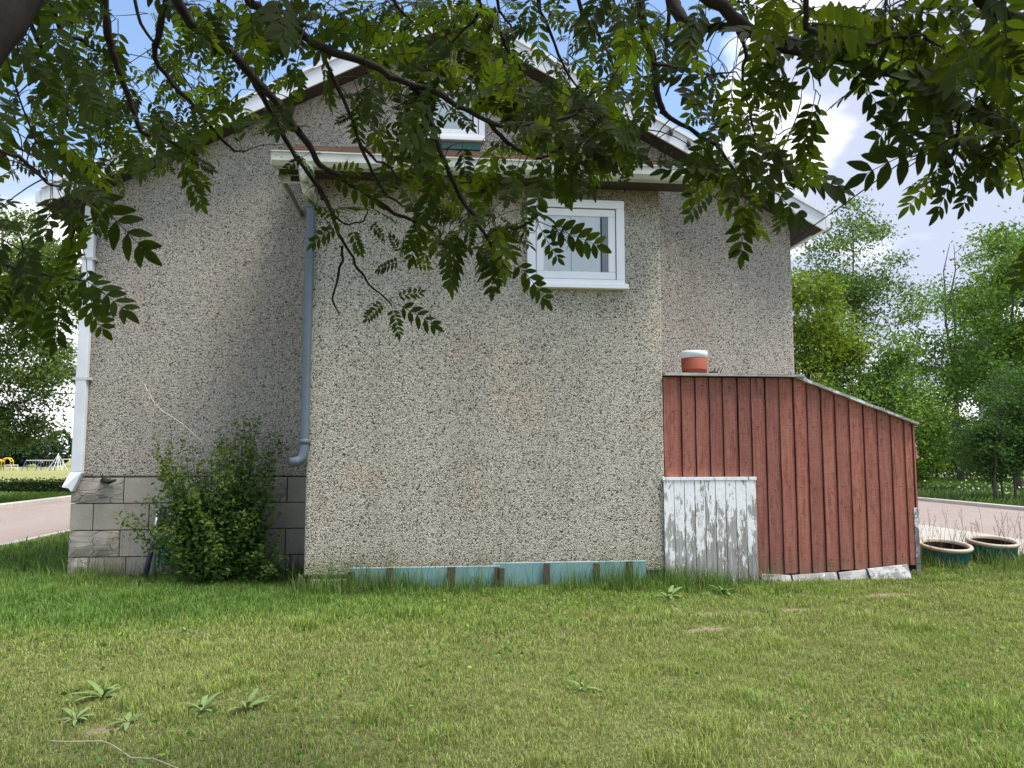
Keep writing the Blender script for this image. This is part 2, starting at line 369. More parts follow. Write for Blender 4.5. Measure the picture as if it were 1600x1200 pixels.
# ------------------------------------------------------------------ helpers
def rootloc(o):
    v = Vector((0, 0, 0))
    while o is not None: v = v + o.location; o = o.parent
    return v
def tag(o, label=None, cat=None, group=None, kind=None):
    if label: o['label'] = label
    if cat: o['category'] = cat
    if group: o['group'] = group
    if kind: o['kind'] = kind
    return o
def thing(name, label, cat, loc=(0, 0, 0), group=None):
    o = bpy.data.objects.new(name, None); COL.objects.link(o); o.location = loc; o.empty_display_size = .1
    return tag(o, label, cat, group)
class MB:
    def __init__(s): s.v = []; s.f = []; s.mi = []; s.cur = 0
    def box(s, x0, x1, y0, y1, z0, z1):
        return s.hexa([(x0, y0, z0), (x1, y0, z0), (x1, y1, z0), (x0, y1, z0), (x0, y0, z1), (x1, y0, z1), (x1, y1, z1), (x0, y1, z1)])
    def hexa(s, p):
        b = len(s.v); s.v += [tuple(map(float, q)) for q in p]
        for f in ((3, 2, 1, 0), (4, 5, 6, 7), (0, 1, 5, 4), (1, 2, 6, 5), (2, 3, 7, 6), (3, 0, 4, 7)):
            s.f.append(tuple(b + i for i in f)); s.mi.append(s.cur)
        return s
    def prism(s, poly, y0, y1):                       # poly of (x,z) extruded along y
        b = len(s.v); n = len(poly)
        s.v += [(float(x), y0, float(z)) for x, z in poly] + [(float(x), y1, float(z)) for x, z in poly]
        s.f.append(tuple(b + i for i in range(n))); s.f.append(tuple(b + n + i for i in reversed(range(n))))
        s.mi += [s.cur] * 2
        for i in range(n):
            j = (i + 1) % n; s.f.append((b + j, b + i, b + n + i, b + n + j)); s.mi.append(s.cur)
        return s
    def prismx(s, poly, x0, x1):                      # poly of (y,z) extruded along x
        b = len(s.v); n = len(poly)
        s.v += [(x0, float(y), float(z)) for y, z in poly] + [(x1, float(y), float(z)) for y, z in poly]
        s.f.append(tuple(b + i for i in range(n))); s.f.append(tuple(b + n + i for i in reversed(range(n)))); s.mi += [s.cur] * 2
        for i in range(n):
            j = (i + 1) % n; s.f.append((b + i, b + n + i, b + n + j, b + j)); s.mi.append(s.cur)
        return s
    def tube(s, pts, rad, k=8, flat=None, caps=True):
        pts = [Vector(tuple(map(float, p))) for p in pts]; n = len(pts)
        if isinstance(rad, (int, float)): rad = [rad] * n
        b = len(s.v); ref = None
        for i, p in enumerate(pts):
            t = (pts[min(i + 1, n - 1)] - pts[max(i - 1, 0)])
            t = t.normalized() if t.length > 1e-9 else Vector((0, 0, 1))
            if ref is None: ref = Vector((0, 1, 0)) if abs(t.y) < .9 else Vector((1, 0, 0))
            u = (ref - t * ref.dot(t)); u = u.normalized() if u.length > 1e-6 else t.orthogonal().normalized()
            ref = u; w_ = t.cross(u)
            for j in range(k):
                a = 2 * math.pi * (j + .5) / k
                s.v.append(tuple(p + u * math.cos(a) * rad[i] * (flat or 1) + w_ * math.sin(a) * rad[i]))
        for i in range(n - 1):
            for j in range(k):
                q = (j + 1) % k
                s.f.append((b + i * k + j, b + i * k + q, b + (i + 1) * k + q, b + (i + 1) * k + j)); s.mi.append(s.cur)
        if caps:
            s.f.append(tuple(b + j for j in reversed(range(k)))); s.f.append(tuple(b + (n - 1) * k + j for j in range(k))); s.mi += [s.cur] * 2
        return s
    def lathe(s, prof, c, k=32, tilt=0):              # prof (r,z); tilt towards -Y
        b = len(s.v); n = len(prof); ct, st = math.cos(tilt), math.sin(tilt)
        for r, z in prof:
            for j in range(k):
                a = 2 * math.pi * j / k; x, y = r * math.cos(a), r * math.sin(a)
                s.v.append((c[0] + x, c[1] + y * ct - z * st, c[2] + y * st + z * ct))
        for i in range(n - 1):
            for j in range(k):
                q = (j + 1) % k
                s.f.append((b + i * k + j, b + i * k + q, b + (i + 1) * k + q, b + (i + 1) * k + j)); s.mi.append(s.cur)
        return s
    def build(s, name, mat, parent=None, smooth=False, bevel=0):
        off = rootloc(parent) if parent is not None else Vector((0, 0, 0))
        me = bpy.data.meshes.new(name)
        me.from_pydata([(x - off.x, y - off.y, z - off.z) for x, y, z in s.v], [], s.f)
        for m_ in (mat if isinstance(mat, (list, tuple)) else [mat]): me.materials.append(m_)
        me.polygons.foreach_set('material_index', s.mi)
        if smooth: me.polygons.foreach_set('use_smooth', [True] * len(s.f))
        me.update()
        o = bpy.data.objects.new(name, me); COL.objects.link(o); o.parent = parent
        if bevel:
            md = o.modifiers.new('bevel', 'BEVEL'); md.width = bevel; md.segments = 2; md.limit_method = 'ANGLE'
        return o
def bmx(*a): return MB().box(*a)

def quads_mesh(name, V, F4, F3, cols, mat, parent=None):
    """V (n,3); F4 (a,4); F3 (b,3); cols (n,3) vertex colours"""
    off = rootloc(parent) if parent is not None else Vector((0, 0, 0))
    V = V - np.array(off)
    me = bpy.data.meshes.new(name)
    me.vertices.add(len(V)); me.vertices.foreach_set('co', V.astype(np.float32).ravel())
    a = 0 if F4 is None else len(F4); b = 0 if F3 is None else len(F3)
    idx = np.concatenate([x.ravel() for x in (F4, F3) if x is not None]).astype(np.int32)
    me.loops.add(len(idx)); me.loops.foreach_set('vertex_index', idx)
    st = np.concatenate([np.arange(a) * 4, a * 4 + np.arange(b) * 3]).astype(np.int32)
    me.polygons.add(a + b); me.polygons.foreach_set('loop_start', st)
    me.update(calc_edges=True); me.materials.append(mat)
    if cols is not None:
        at = me.color_attributes.new('Col', 'FLOAT_COLOR', 'POINT')
        c4 = np.ones((len(V), 4), np.float32); c4[:, :3] = cols; at.data.foreach_set('color', c4.ravel())
    o = bpy.data.objects.new(name, me); COL.objects.link(o); o.parent = parent
    return o
def sm(x, a, b):
    t = np.clip((x - a) / (b - a), 0, 1); return t * t * (3 - 2 * t)
def vnoise(x, y, s, seed=0):
    x = np.asarray(x) * s + seed * 17.3; y = np.asarray(y) * s + seed * 9.1
    def h(i, j): v = np.sin(i * 127.1 + j * 311.7) * 43758.5453; return v - np.floor(v)
    i, j = np.floor(x), np.floor(y); fx, fy = x - i, y - j; fx = fx * fx * (3 - 2 * fx); fy = fy * fy * (3 - 2 * fy)
    return (h(i, j) * (1 - fx) + h(i + 1, j) * fx) * (1 - fy) + (h(i, j + 1) * (1 - fx) + h(i + 1, j + 1) * fx) * fy
def fbm(x, y, s, seed=0, o=4):
    r = 0; a = .5; t = 0
    for k in range(o): r = r + a * vnoise(x, y, s * 2 ** k, seed + k); t += a; a *= .5
    return r / t

# ------------------------------------------------------------------ the ground
def gz(x, y):
    x = np.asarray(x, float); y = np.asarray(y, float)
    z = .03 * sm(x, 2.8, 4.8) * sm(y, 6.2, 7.5) * (1 - sm(x, 8.0, 9.0)) * (1 - sm(y, 8.8, 10))
    z = z + (fbm(x, y, .9, 3) - .5) * .05 * (1 - sm(y, 9, 10)) * (1 - sm(np.abs(x), 5, 6))
    z = z - 1.39 * sm(y, 40, 125)
    return z
BARE = [(*atZ(988, 966)[:2], .26, .17), (*atZ(1100, 962)[:2], .34, .12), (*atZ(1225, 952)[:2], .38, .06), (*atZ(1100, 985)[:2], .20, .05),
        (*atZ(1390, 932)[:2], .3, .08), (*atZ(1160, 957)[:2], .2, .05), (*atZ(165, 1140)[:2], .10, .05)]
def bare(x, y):
    r = np.zeros(np.shape(x))
    for cx, cy, a, b in BARE:
        d = ((x - cx) / a) ** 2 + ((y - cy) / b) ** 2 + (vnoise(x, y, 14, 5) - .5) * 1.4
        r = np.maximum(r, 1 - sm(d, .5, 1.5))
    return r
xs = np.concatenate([-np.geomspace(400, 9, 26), np.arange(-8.5, 9.5, .09), np.geomspace(9.8, 400, 26)])
ys = np.concatenate([-np.geomspace(60, 2.5, 8), np.arange(-2, 10, .09), np.geomspace(10.1, 700, 60)])
X, Y = np.meshgrid(xs, ys); Z = gz(X, Y)
nx, ny = len(xs), len(ys)
V = np.stack([X.ravel(), Y.ravel(), Z.ravel()], 1)
i = np.arange(nx - 1)[None, :] + nx * np.arange(ny - 1)[:, None]; i = i.ravel()
F = np.stack([i, i + 1, i + nx + 1, i + nx], 1)
go = quads_mesh('ground', V, F, None, None, M_GROUND); tag(go, kind='structure')
at = go.data.attributes.new('Bare', 'FLOAT', 'POINT'); at.data.foreach_set('value', bare(V[:, 0], V[:, 1]).astype(np.float32))
go.data.polygons.foreach_set('use_smooth', [True] * len(go.data.polygons))

def struct(name, mb, mat, **k): return tag(mb.build(name, mat, **k), kind='structure')
def sheet(x0, x1, y0, y1, dz, n=40):
    m = MB(); yy = np.linspace(0, 1, n + 1) ** 2 * (y1 - y0) + y0
    for k, y in enumerate(yy):
        for x in (x0, x1): m.v.append((x, float(y), float(gz(x, y)) + dz))
        if k: b = 2 * k; m.f.append((b - 2, b - 1, b + 1, b)); m.mi.append(0)
    return m
struct('street', sheet(-10.05, -6.1, -6, 220, .012), M_GRAVEL)
struct('side_lane', sheet(8.95, 13.4, -6, 90, .012), M_GRAVEL)
def slab():
    m = MB(); 
    m.v += [(5.35, 9.25, .02), (8.94, 9.05, .02), (8.94, 15.6, .02), (5.35, 15.6, .02)]; m.f.append((0, 1, 2, 3)); m.mi.append(0); return m
struct('concrete_driveway', slab(), M_SLAB)
def kerb(x0, x1, h):
    m = MB(); yy = list(np.arange(2, 40, 3.0)) + list(np.arange(40, 120, 8.0))
    for a, b in zip(yy[:-1], yy[1:]):
        za, zb = float(gz(x0, a)), float(gz(x0, b)); b2 = b - .02
        m.hexa([(x0, a, za - .1), (x1, a, za - .1), (x1, b2, zb - .1), (x0, b2, zb - .1), (x0, a, za + h), (x1, a, za + h), (x1, b2, zb + h), (x0, b2, zb + h)])
    return m
struct('kerb', kerb(-10.25, -10.05, .12), M_KERB, bevel=.02)
struct('kerb', kerb(13.4, 13.58, .10), M_KERB, bevel=.02)
struct('kerb', kerb(-6.1, -5.98, .03), M_KERB)
def footpath():
    m = MB()
    for x in np.arange(-90, -10.3, 4.0):
        m.hexa([(x, 35.2, -.05), (x + 3.98, 35.2, -.05), (x + 3.98, 37.6, -.05), (x, 37.6, -.05), (x, 35.2, .02), (x + 3.98, 35.2, .02), (x + 3.98, 37.6, .02), (x, 37.6, .02)])
    return m
struct('footpath', footpath(), M_KERB)

# ------------------------------------------------------------------ the house
Y0, YP, YF = 8.67, 7.64, 8.36
XL, XR, XC = -3.80, 4.29, .23
SL, AP = .528, 6.235
YB = 17.2
def rz(x): return AP - SL * abs(x - XC)
house = thing('stucco_house', 'pebbledashed gabled house with block foundation, small porch bay and white window', 'house', (XC, Y0, 0))
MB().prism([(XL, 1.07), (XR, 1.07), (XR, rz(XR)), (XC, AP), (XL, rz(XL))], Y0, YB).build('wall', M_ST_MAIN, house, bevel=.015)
bmx(XL + .06, XR - .06, Y0 + .05, YB - .05, -.3, 1.065).build('foundation_core', M_MORTAR, house)
bmx(XL + .01, XL + .05, Y0 + .1, YB - .05, -.2, 1.06).build('side_foundation', M_BLK, house)
bmx(XR - .05, XR - .01, Y0 + .1, YB - .05, -.2, 1.06).build('side_foundation', M_BLK, house)
def block(x0, x1, z0, z1, mat, rock, lab=None):
    g_ = .006; m = MB(); nxx, nzz = (7, 4) if rock else (2, 2); y = Y0 - .004
    X0, X1, Z0, Z1 = x0 + g_, x1 - g_, z0 + g_, z1 - g_
    for a in range(nxx):
        for b in range(nzz):
            ed = a in (0, nxx - 1) or b in (0, nzz - 1)
            dy = 0 if ed else (-rnd.uniform(.0, .022) if rock else 0)
            m.v.append((X0 + (X1 - X0) * a / (nxx - 1), y + dy - (.006 if not ed else 0), Z0 + (Z1 - Z0) * b / (nzz - 1)))
    for a in range(nxx - 1):
        for b in range(nzz - 1):
            q = a * nzz + b; m.f.append((q, q + nzz, q + nzz + 1, q + 1)); m.mi.append(0)
    base = len(m.v)
    m.v += [(X0, y, Z0), (X1, y, Z0), (X1, y, Z1), (X0, y, Z1), (X0, y + .08, Z0), (X1, y + .08, Z0), (X1, y + .08, Z1), (X0, y + .08, Z1)]
    for f in ((0, 4, 5, 1), (1, 5, 6, 2), (2, 6, 7, 3), (3, 7, 4, 0)): m.f.append(tuple(base + t for t in f)); m.mi.append(0)
    o = m.build('foundation_block', mat, house)
    if lab: o['label'] = lab
def px2x(px, z=800): return float(atY(px, z, Y0)[0])
rows = [(.787, 1.064, [103, 192, 280, 366, 448, 535]), (.505, .787, [103, 146, 233, 320, 406, 492, 535]), (.225, .505, [102, 189, 276, 361, 447, 535]), (-.06, .225, [102, 143, 200, 285, 370, 455, 535])]
rocky = {(0, 0), (0, 3), (2, 0), (2, 2), (3, 0), (0, 2)}
for r_, (z0, z1, xx) in enumerate(rows):
    for c_ in range(len(xx) - 1):
        a = XL + .002 if c_ == 0 else px2x(xx[c_]); b = px2x(xx[c_ + 1])
        if (r_, c_) == (3, 1): block(a, b, z0, z1, M_RUSTB, False, 'rust stained block low in the foundation')
        else: block(a, b, z0, z1, M_ROCK if (r_, c_) in rocky else M_BLK, (r_, c_) in rocky)
# gable roof: two shingled slabs, rake boards, side gutters
for sgn in (-1, 1):
    xe = XC + sgn * 4.34
    za, ze = AP, rz(xe)
    poly = [(XC, za + .02), (xe, ze + .02), (xe, ze + .15), (XC, za + .15 + .01)]
    if sgn < 0: poly = poly[::-1]
    MB().prism(poly, YF + .03, YB + .3).build('roof', M_ROOFG, house)
    poly = [(XC, za - .03), (xe, ze - .03), (xe, ze + .155), (XC, za + .17)]
    if sgn < 0: poly = poly[::-1]
    MB().prism(poly, YF, YF + .022).build('rake_board', M_WHITE, house)
    poly = [(XC, za + .15), (xe, ze + .15), (xe, ze + .195), (XC, za + .205)]
    if sgn < 0: poly = poly[::-1]
    MB().prism(poly, YF - .025, YF - .003).build('rake_drip_edge', M_WHITE, house)
    poly = [(XC, za - .004), (xe, ze - .004), (xe, ze + .015), (XC, za + .015)]
    if sgn < 0: poly = poly[::-1]
    MB().prism(poly, YF + .024, Y0 - .002).build('soffit', M_SOFF, house)
    x2 = xe + sgn * .003
    a, b = min(x2, x2 + sgn * .06), max(x2, x2 + sgn * .06)
    bmx(a, b, YF + .0, YB, ze + .0, ze + .15).build('side_gutter', M_WHITE, house, bevel=.01)
for px_, py_ in ((1012, 186), (1048, 206), (1076, 224)):
    p = atY(px_, py_, YF - .03); MB().lathe([(.001, -.05), (.022, -.035), (.028, -.01), (.016, .02), (.014, .045), (.001, .05)], p, 10).build('string_light_bulb', M_BLACKP, house, True)
# upper window
def window(x0, x1, z0, z1, y, frame, sash, name='window', sillo=.03, sillmat=None):
    wn = MB(); f = frame
    for q in ((x0, x1, z1 - f, z1), (x0, x1, z0, z0 + f * .5), (x0, x0 + f, z0 + f * .5, z1 - f), (x1 - f, x1, z0 + f * .5, z1 - f)): wn.box(q[0], q[1], y - .055, y + .02, q[2], q[3])
    o = wn.build(name, M_PVC, house, bevel=.004)
    s = MB(); a, b, c, d = x0 + f + .008, x1 - f - .008, z0 + f * .5 + .006, z1 - f - .01
    for q in ((a, b, d - sash, d), (a, b, c, c + sash), (a, a + sash, c + sash, d - sash), (b - sash, b, c + sash, d - sash)): s.box(q[0], q[1], y - .04, y + .01, q[2], q[3])
    s.build('sash', M_PVC, o, bevel=.006)
    bmx(a - .012, b + .012, y - .012, y - .002, c - .006, d + .012).build('frame_recess', M_DARK, o)
    g0, g1, h0, h1 = a + sash, b - sash, c + sash, d - sash
    pm = MB(); pm.v += [(g0, y - .030, h0), (g1, y - .030, h0), (g1, y - .030, h1), (g0, y - .030, h1)]; pm.f.append((0, 1, 2, 3)); pm.mi.append(0)
    pm.build('pane', M_GLASS, o)
    if sillmat is None: sillmat = M_PVC
    bmx(x0 - .005, x1 + sillo, y - .085, y + .0, z0 - .055, z0 - .002).build('sill', sillmat, o, bevel=.006)
    return o, (g0, g1, h0, h1)
wx0, wx1 = .956, 1.964
wo, gb_ = window(wx0, wx1, 3.045, 3.92, YP, .085, .075)
def curtain(x0, x1, z0, z1, y, folds, amp, o):
    m = MB(); n = 60
    for k in range(n + 1):
        t = k / n; x = x0 + (x1 - x0) * t; yy = y + amp * (math.sin(t * folds * 6.28) + .5 * math.sin(t * folds * 15 + 1)) * .5
        for z in (z0, z1): m.v.append((x, yy, z))
        if k: b = 2 * k; m.f.append((b - 2, b, b + 1, b - 1)); m.mi.append(0)
    return m.build('curtain', M_CURT, o, True)
g0, g1, h0, h1 = gb_
curtain(g0, g0 + .38 * (g1 - g0) + .03, h0, h1, YP - .020, 3, .004, wo)
curtain(g0 + .38 * (g1 - g0) + .034, g1 - .08, h0, h1, YP - .022, 4, .004, wo)
bmx(g1 - .06, g1, YP - .017, YP - .013, h0, h1).build('inner_jamb', simple('grey_inner_jamb', (.33, .38, .42), .7), wo)
uw, gb2_ = window(-.265, .588, 4.975, 5.62, Y0, .07, .05, sillo=0)
bmx(-.22, .54, Y0 - .035, Y0 - .001, 4.83, 4.915).build('green_sill_board', M_GREEN, uw)
g0, g1, h0, h1 = gb2_
curtain(g0, g1 - .02, h0, h1, Y0 - .021, 4, .005, uw)
# porch bay
PX0, PX1 = -1.20, 2.36
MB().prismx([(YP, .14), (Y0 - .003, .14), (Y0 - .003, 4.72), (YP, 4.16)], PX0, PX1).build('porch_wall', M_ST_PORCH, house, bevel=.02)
MB().box(PX0 + .03, PX1 - .02, YP + .03, Y0 - .02, -.2, .138).build('porch_footing', M_MORTAR, house)
bmx(PX0 + .06, PX0 + .56, YP + .005, YP + .07, -.1, .115).build('footing_block', M_CONC, house, bevel=.01)
# porch roof with courses of shingles
def roofz(y): return 4.17 + (y - 7.27) * (4.80 - 4.17) / (8.67 - 7.27)
RX0, RX1 = -1.50, 2.66
MB().prismx([(7.30, roofz(7.30) - .03), (Y0 - .004, roofz(Y0) - .03), (Y0 - .004, roofz(Y0)), (7.30, roofz(7.30))], RX0, RX1).build('porch_roof', M_SHING, house)
nrow = 8
for k in range(nrow):
    ya, yb = 7.25 + k * .178, 7.25 + (k + 1) * .178 + .03
    yb = min(yb, Y0 - .006)
    x = RX0 - rnd.uniform(0, .2); 
    while x < RX1:
        x2 = min(x + .30, RX1 + .01); xa = max(x, RX0 - .01); t0 = rnd.uniform(.010, .020)
        if x2 - xa > .03:
            m = MB(); za, zb = roofz(ya) + t0 * .5, roofz(yb) + .002
            m.hexa([(xa + .003, ya, za), (x2 - .003, ya, za), (x2 - .003, yb, zb), (xa + .003, yb, zb), (xa + .003, ya, za + t0), (x2 - .003, ya, za + t0), (x2 - .003, yb, zb + .006), (xa + .003, yb, zb + .006)])
            m.build('shingle', M_SHING, house)
        x += .305
bmx(RX0 + .02, RX1 - .02, 7.33, 7.352, 4.05, 4.17).build('porch_fascia', M_GUT, house)
bmx(RX0 + .02, RX1 - .02, 7.354, YP - .002, 4.055, 4.075).build('porch_soffit', M_SOFF, house)
gp = [(7.328, 4.03), (7.25, 4.035), (7.215, 4.075), (7.215, 4.15), (7.205, 4.155), (7.205, 4.168), (7.225, 4.168), (7.225, 4.08), (7.255, 4.047), (7.328, 4.042)]
MB().prismx(gp, RX0 - .02, RX1 + .04).build('porch_gutter', M_GUT, house)
m = MB(); m.box(RX0 - .025, RX0 - .021, 7.21, 7.328, 4.035, 4.165); m.box(RX1 + .041, RX1 + .045, 7.21, 7.328, 4.035, 4.165); m.build('gutter_end_cap', M_GUT, house)
# boxed eave return at the left end of the porch roof
m = MB(); m.box(RX0 + .0, RX0 + .02, 7.354, Y0 - .01, 3.98, 4.06); m.build('eave_return', M_GUT, house)
m = MB(); m.box(RX0 + .021, PX0 - .02, YP - .10, YP - .08, 3.97, 4.054); m.build('eave_return_front', M_WHITE, house)
bmx(RX0 + .10, PX0 - .05, YP - .104, YP - .101, 3.985, 4.04).build('eave_return_recess', M_SOFF, house)
# porch downspout: mouldy elbow off the gutter then a blue-grey pipe, kicked out at the foot
def pt(px, py, Yv): return tuple(atY(px, py, Yv))
top = MB(); top.tube([pt(478, 252, 7.27), pt(479, 275, 7.30), pt(482, 298, 7.48), pt(488, 316, 7.60)], [.075, .072, .062, .052], 10)
top.build('downspout_outlet', M_PIPETOP, house, True)
dp = MB(); dp.tube([pt(487, 308, 7.60), pt(486, 330, 7.60), pt(480, 520, 7.60), pt(476, 690, 7.60), pt(475, 706, 7.59), pt(472, 716, 7.58), pt(465, 721, 7.565), pt(453, 723, 7.55)], [.046, .045, .044, .044, .046, .046, .046, .048], 12)
dp.build('round_downspout', M_PIPE, house, True)
dp = MB()
for py_ in (322, 690): 
    xx = 487 if py_ < 400 else 476
    dp.tube([pt(xx, py_ - 4, 7.60), pt(xx, py_ + 4, 7.60)], .050, 12)
dp.build('pipe_collar', M_PIPE, house, True)
# white rectangular downspout near the left corner of the main wall
YD = Y0 - .05
def ds(px, py, Yv=YD): return np.array(atY(px, py, Yv))
m = MB(); c0, c1 = ds(141, 372), ds(121, 738)
m.hexa([(c1[0] - .055, YD - .04, c1[2]), (c1[0] + .055, YD - .04, c1[2]), (c1[0] + .055, YD + .035, c1[2]), (c1[0] - .055, YD + .035, c1[2]),
        (c0[0] - .055, YD - .04, 4.0), (c0[0] + .055, YD - .04, 4.0), (c0[0] + .055, YD + .035, 4.0), (c0[0] - .055, YD + .035, 4.0)])
do = m.build('square_downspout', M_WHITE, house, bevel=.008)
m = MB(); x = c1[0]
m.hexa([(x - .12, YD - .10, c1[2] - .175), (x - .02, YD - .06, c1[2] - .205), (x - .02, YD + .02, c1[2] - .205), (x - .12, YD - .02, c1[2] - .175),
        (x - .062, YD - .045, c1[2] - .0), (x + .062, YD - .045, c1[2] - .0), (x + .062, YD + .037, c1[2] - .0), (x - .062, YD + .037, c1[2] - .0)])
m.build('downspout_elbow', M_WHITE, do, bevel=.008)
m = MB(); m.hexa([(x - .117, YD - .101, c1[2] - .180), (x - .024, YD - .061, c1[2] - .208), (x - .024, YD + .018, c1[2] - .208), (x - .117, YD - .022, c1[2] - .180),
        (x - .113, YD - .1045, c1[2] - .150), (x - .05, YD - .075, c1[2] - .165), (x - .05, YD + .01, c1[2] - .165), (x - .113, YD - .022, c1[2] - .150)]); m.build('elbow_mouth', M_DARK, do)
m = MB()
for z in (2.1, 3.4):
    xc_ = c1[0] + (c0[0] - c1[0]) * (z - c1[2]) / (4.0 - c1[2]); m.box(xc_ - .085, xc_ + .085, YD - .043, YD - .0405, z, z + .03); m.box(xc_ + .057, xc_ + .085, YD - .040, Y0 - .002, z, z + .03)
m.build('strap', M_GUT, do)
# short black hose stub on the foundation
m = MB(); p = atY(172, 752, Y0 - .02); m.tube([(p[0] - .08, Y0 - .01, p[2] + .01), (p[0], Y0 - .06, p[2]), (p[0] + .07, Y0 - .05, p[2] + .015)], [.03, .032, .012], 8)
m.build('broken_pipe_stub', M_BLACKP, house, True)

# ------------------------------------------------------------------ red lean-to shed
YS = 7.68
shed = thing('lean_to_shed', 'faded red board shed leaning on the right side of the stucco house', 'shed', (3.7, YS, 0))
def shtop(x): return 2.13 if x < 3.78 else 2.13 - (x - 3.78) * (2.13 - 1.645) / (5.10 - 3.78)
MB().prism([(2.375, .03), (5.02, .10), (5.02, shtop(5.02) - .035), (3.78, 2.095), (2.375, 2.095)], YS + .012, 9.6).build('back_panel', M_DARK, shed)
tops = [1039, 1063, 1085, 1107, 1128, 1151, 1172, 1194, 1216, 1238, 1260, 1282, 1303, 1325, 1347, 1368, 1389, 1410, 1423]
bx = [float(atY(t, 600 if t < 1240 else 640, YS)[0]) for t in tops]; bx[0] = 2.362
for k in range(len(bx) - 1):
    a, b = bx[k], bx[k + 1]
    low = 1.082 if k < 6 else .07 + max(0, (a - 3.3)) * .05 + rnd.uniform(-.008, .008)
    t1, t2 = shtop(a) - .03, shtop(b) - .03
    lean = rnd.uniform(-.004, .004); pr = rnd.uniform(0, .007)
    # rough-sawn board: front face with a slightly wavy edge
    m = MB(); n = 7; gap = .010
    for q in range(n + 1):
        z = low + (min(t1, t2) - low) * q / n; wob1, wob2 = rnd.uniform(-.002, .002), rnd.uniform(-.0025, .0025)
        zt1, zt2 = (z, z) if q < n else (t1, t2)
        xa, xb = a + gap * .5 + wob1 + lean * q / n, b - gap * .5 + wob2 + lean * q / n
        xm = xa + (xb - xa) * .80; zm = zt1 + (zt2 - zt1) * .8
        m.v += [(xa, YS - .016 - pr, zt1), (xm, YS - .018 - pr, zm), (xm + .003, YS - .004, zm), (xb, YS - .004, zt2), (xb, YS + .011, zt2), (xa, YS + .011, zt1)]
        if q:
            c = 6 * q
            for f in ((0, 1, 7, 6), (1, 2, 8, 7), (2, 3, 9, 8), (3, 4, 10, 9), (5, 0, 6, 11)): m.f.append(tuple(c - 6 + w_ for w_ in f)); m.mi.append(0)
    m.f += [(5, 4, 3, 2, 1, 0), tuple(6 * n + t_ for t_ in range(6))]; m.mi += [0, 0]
    m.build('siding_board', M_RED, shed)
m = MB(); m.box(bx[-1] + .002, bx[-1] + .018, YS - .02, 9.6, .1, shtop(5.03) - .04); m.build('side_wall', M_RED, shed)
# rusty nail heads, a row near the top, middle and foot of the boards
m = MB()
for k in range(len(bx) - 1):
    xa = bx[k] + (bx[k + 1] - bx[k]) * .4
    for z in ((.22, .95, 1.6) if k >= 6 else (1.2, 1.75)) + (shtop(xa) - .10,):
        m.lathe([(.001, 0), (.0055, 0), (.0055, .004)], (xa + rnd.uniform(-.02, .02), YS - .0275, z + rnd.uniform(-.03, .03)), 6, math.pi / 2)
o_ = m.build('nails', M_RUST, shed); o_['kind'] = 'stuff'
# roof boards
m = MB(); m.hexa([(2.37, YS - .09, 2.112), (3.86, YS - .09, 2.112), (3.86, Y0 - .01, 2.112), (2.37, Y0 - .01, 2.112), (2.37, YS - .09, 2.14), (3.86, YS - .09, 2.14), (3.86, Y0 - .01, 2.14), (2.37, Y0 - .01, 2.14)])
m.build('flat_roof', M_GREY, shed)
m = MB(); m.prism([(3.77, 2.105), (5.11, 1.617), (5.12, 1.64), (3.79, 2.130)][::1], YS - .07, 9.7); m.build('sloping_roof', M_GREY, shed)
# peeling door made of planks
door = bmx(2.35, 3.305, YS - .045, YS - .025, -.02, 1.05).build('door', M_PEEL, shed)
xs_ = np.linspace(2.340, 3.31, 10)
for k in range(9):
    a, b = float(xs_[k]) + .003, float(xs_[k + 1]) - .004
    y1 = YS - .047; y0 = y1 - .018 - rnd.uniform(0, .004); zt = 1.045
    m = MB(); sk = (k - 4) * .001
    m.hexa([(a + .004, y0, -.04), (b + .004, y0, -.04), (b + .004, y1, -.04), (a + .004, y1, -.04), (a, y0, zt), (b, y0, zt), (b, y1, zt), (a, y1, zt)])
    m.build('plank', M_PEEL, door)
bmx(2.330, 3.315, YS - .075, YS - .026, 1.047, 1.078).build('top_rail', M_PEEL, door)
# skirt boards tilting along the foot
def skirt(p4, dy, mat, lab):
    w4 = [np.array(atY(px, py, YS - dy)) for px, py in p4]        # tl tr br bl
    tl, tr, br, bl = w4; m = MB(); off = np.array([0, .05, 0]); tk = np.array([0, .022, 0])
    F_ = [bl - off, br - off, tr, tl]
    m.hexa([F_[0], F_[1], F_[1] + tk, F_[0] + tk, F_[3], F_[2], F_[2] + tk, F_[3] + tk]); o = m.build('skirt_board', mat, shed)
    o['label'] = lab
skirt([(1190, 897), (1235, 899), (1235, 915), (1190, 915)], .04, M_GREY, 'brown-grey skirt board half hidden in grass')
skirt([(1238, 899), (1307, 894), (1309, 920), (1240, 922)], .055, M_PEEL, 'whitest skirt board with nail heads')
skirt([(1311, 895), (1353, 890), (1359, 917), (1313, 920)], .045, M_GREY, 'grey skirt board in the middle')
skirt([(1356, 889), (1418, 882), (1421, 905), (1361, 913)], .07, M_GREY, 'tilted pale grey skirt board at the right corner')
m = MB()
for px_, py_ in ((1246, 904), (1288, 899), (1324, 899), (1346, 897), (1399, 889)):
    p = atY(px_, py_, YS - .083); m.lathe([(.001, .0), (.006, .0)], p, 6, 1.57)
# corner post, weathered at the foot
bmx(bx[-1] - .035, bx[-1] + .012, YS - .030, YS - .018, .08, .75).build('weathered_corner_strip', greywood('dark_grey_wood', .5), shed)

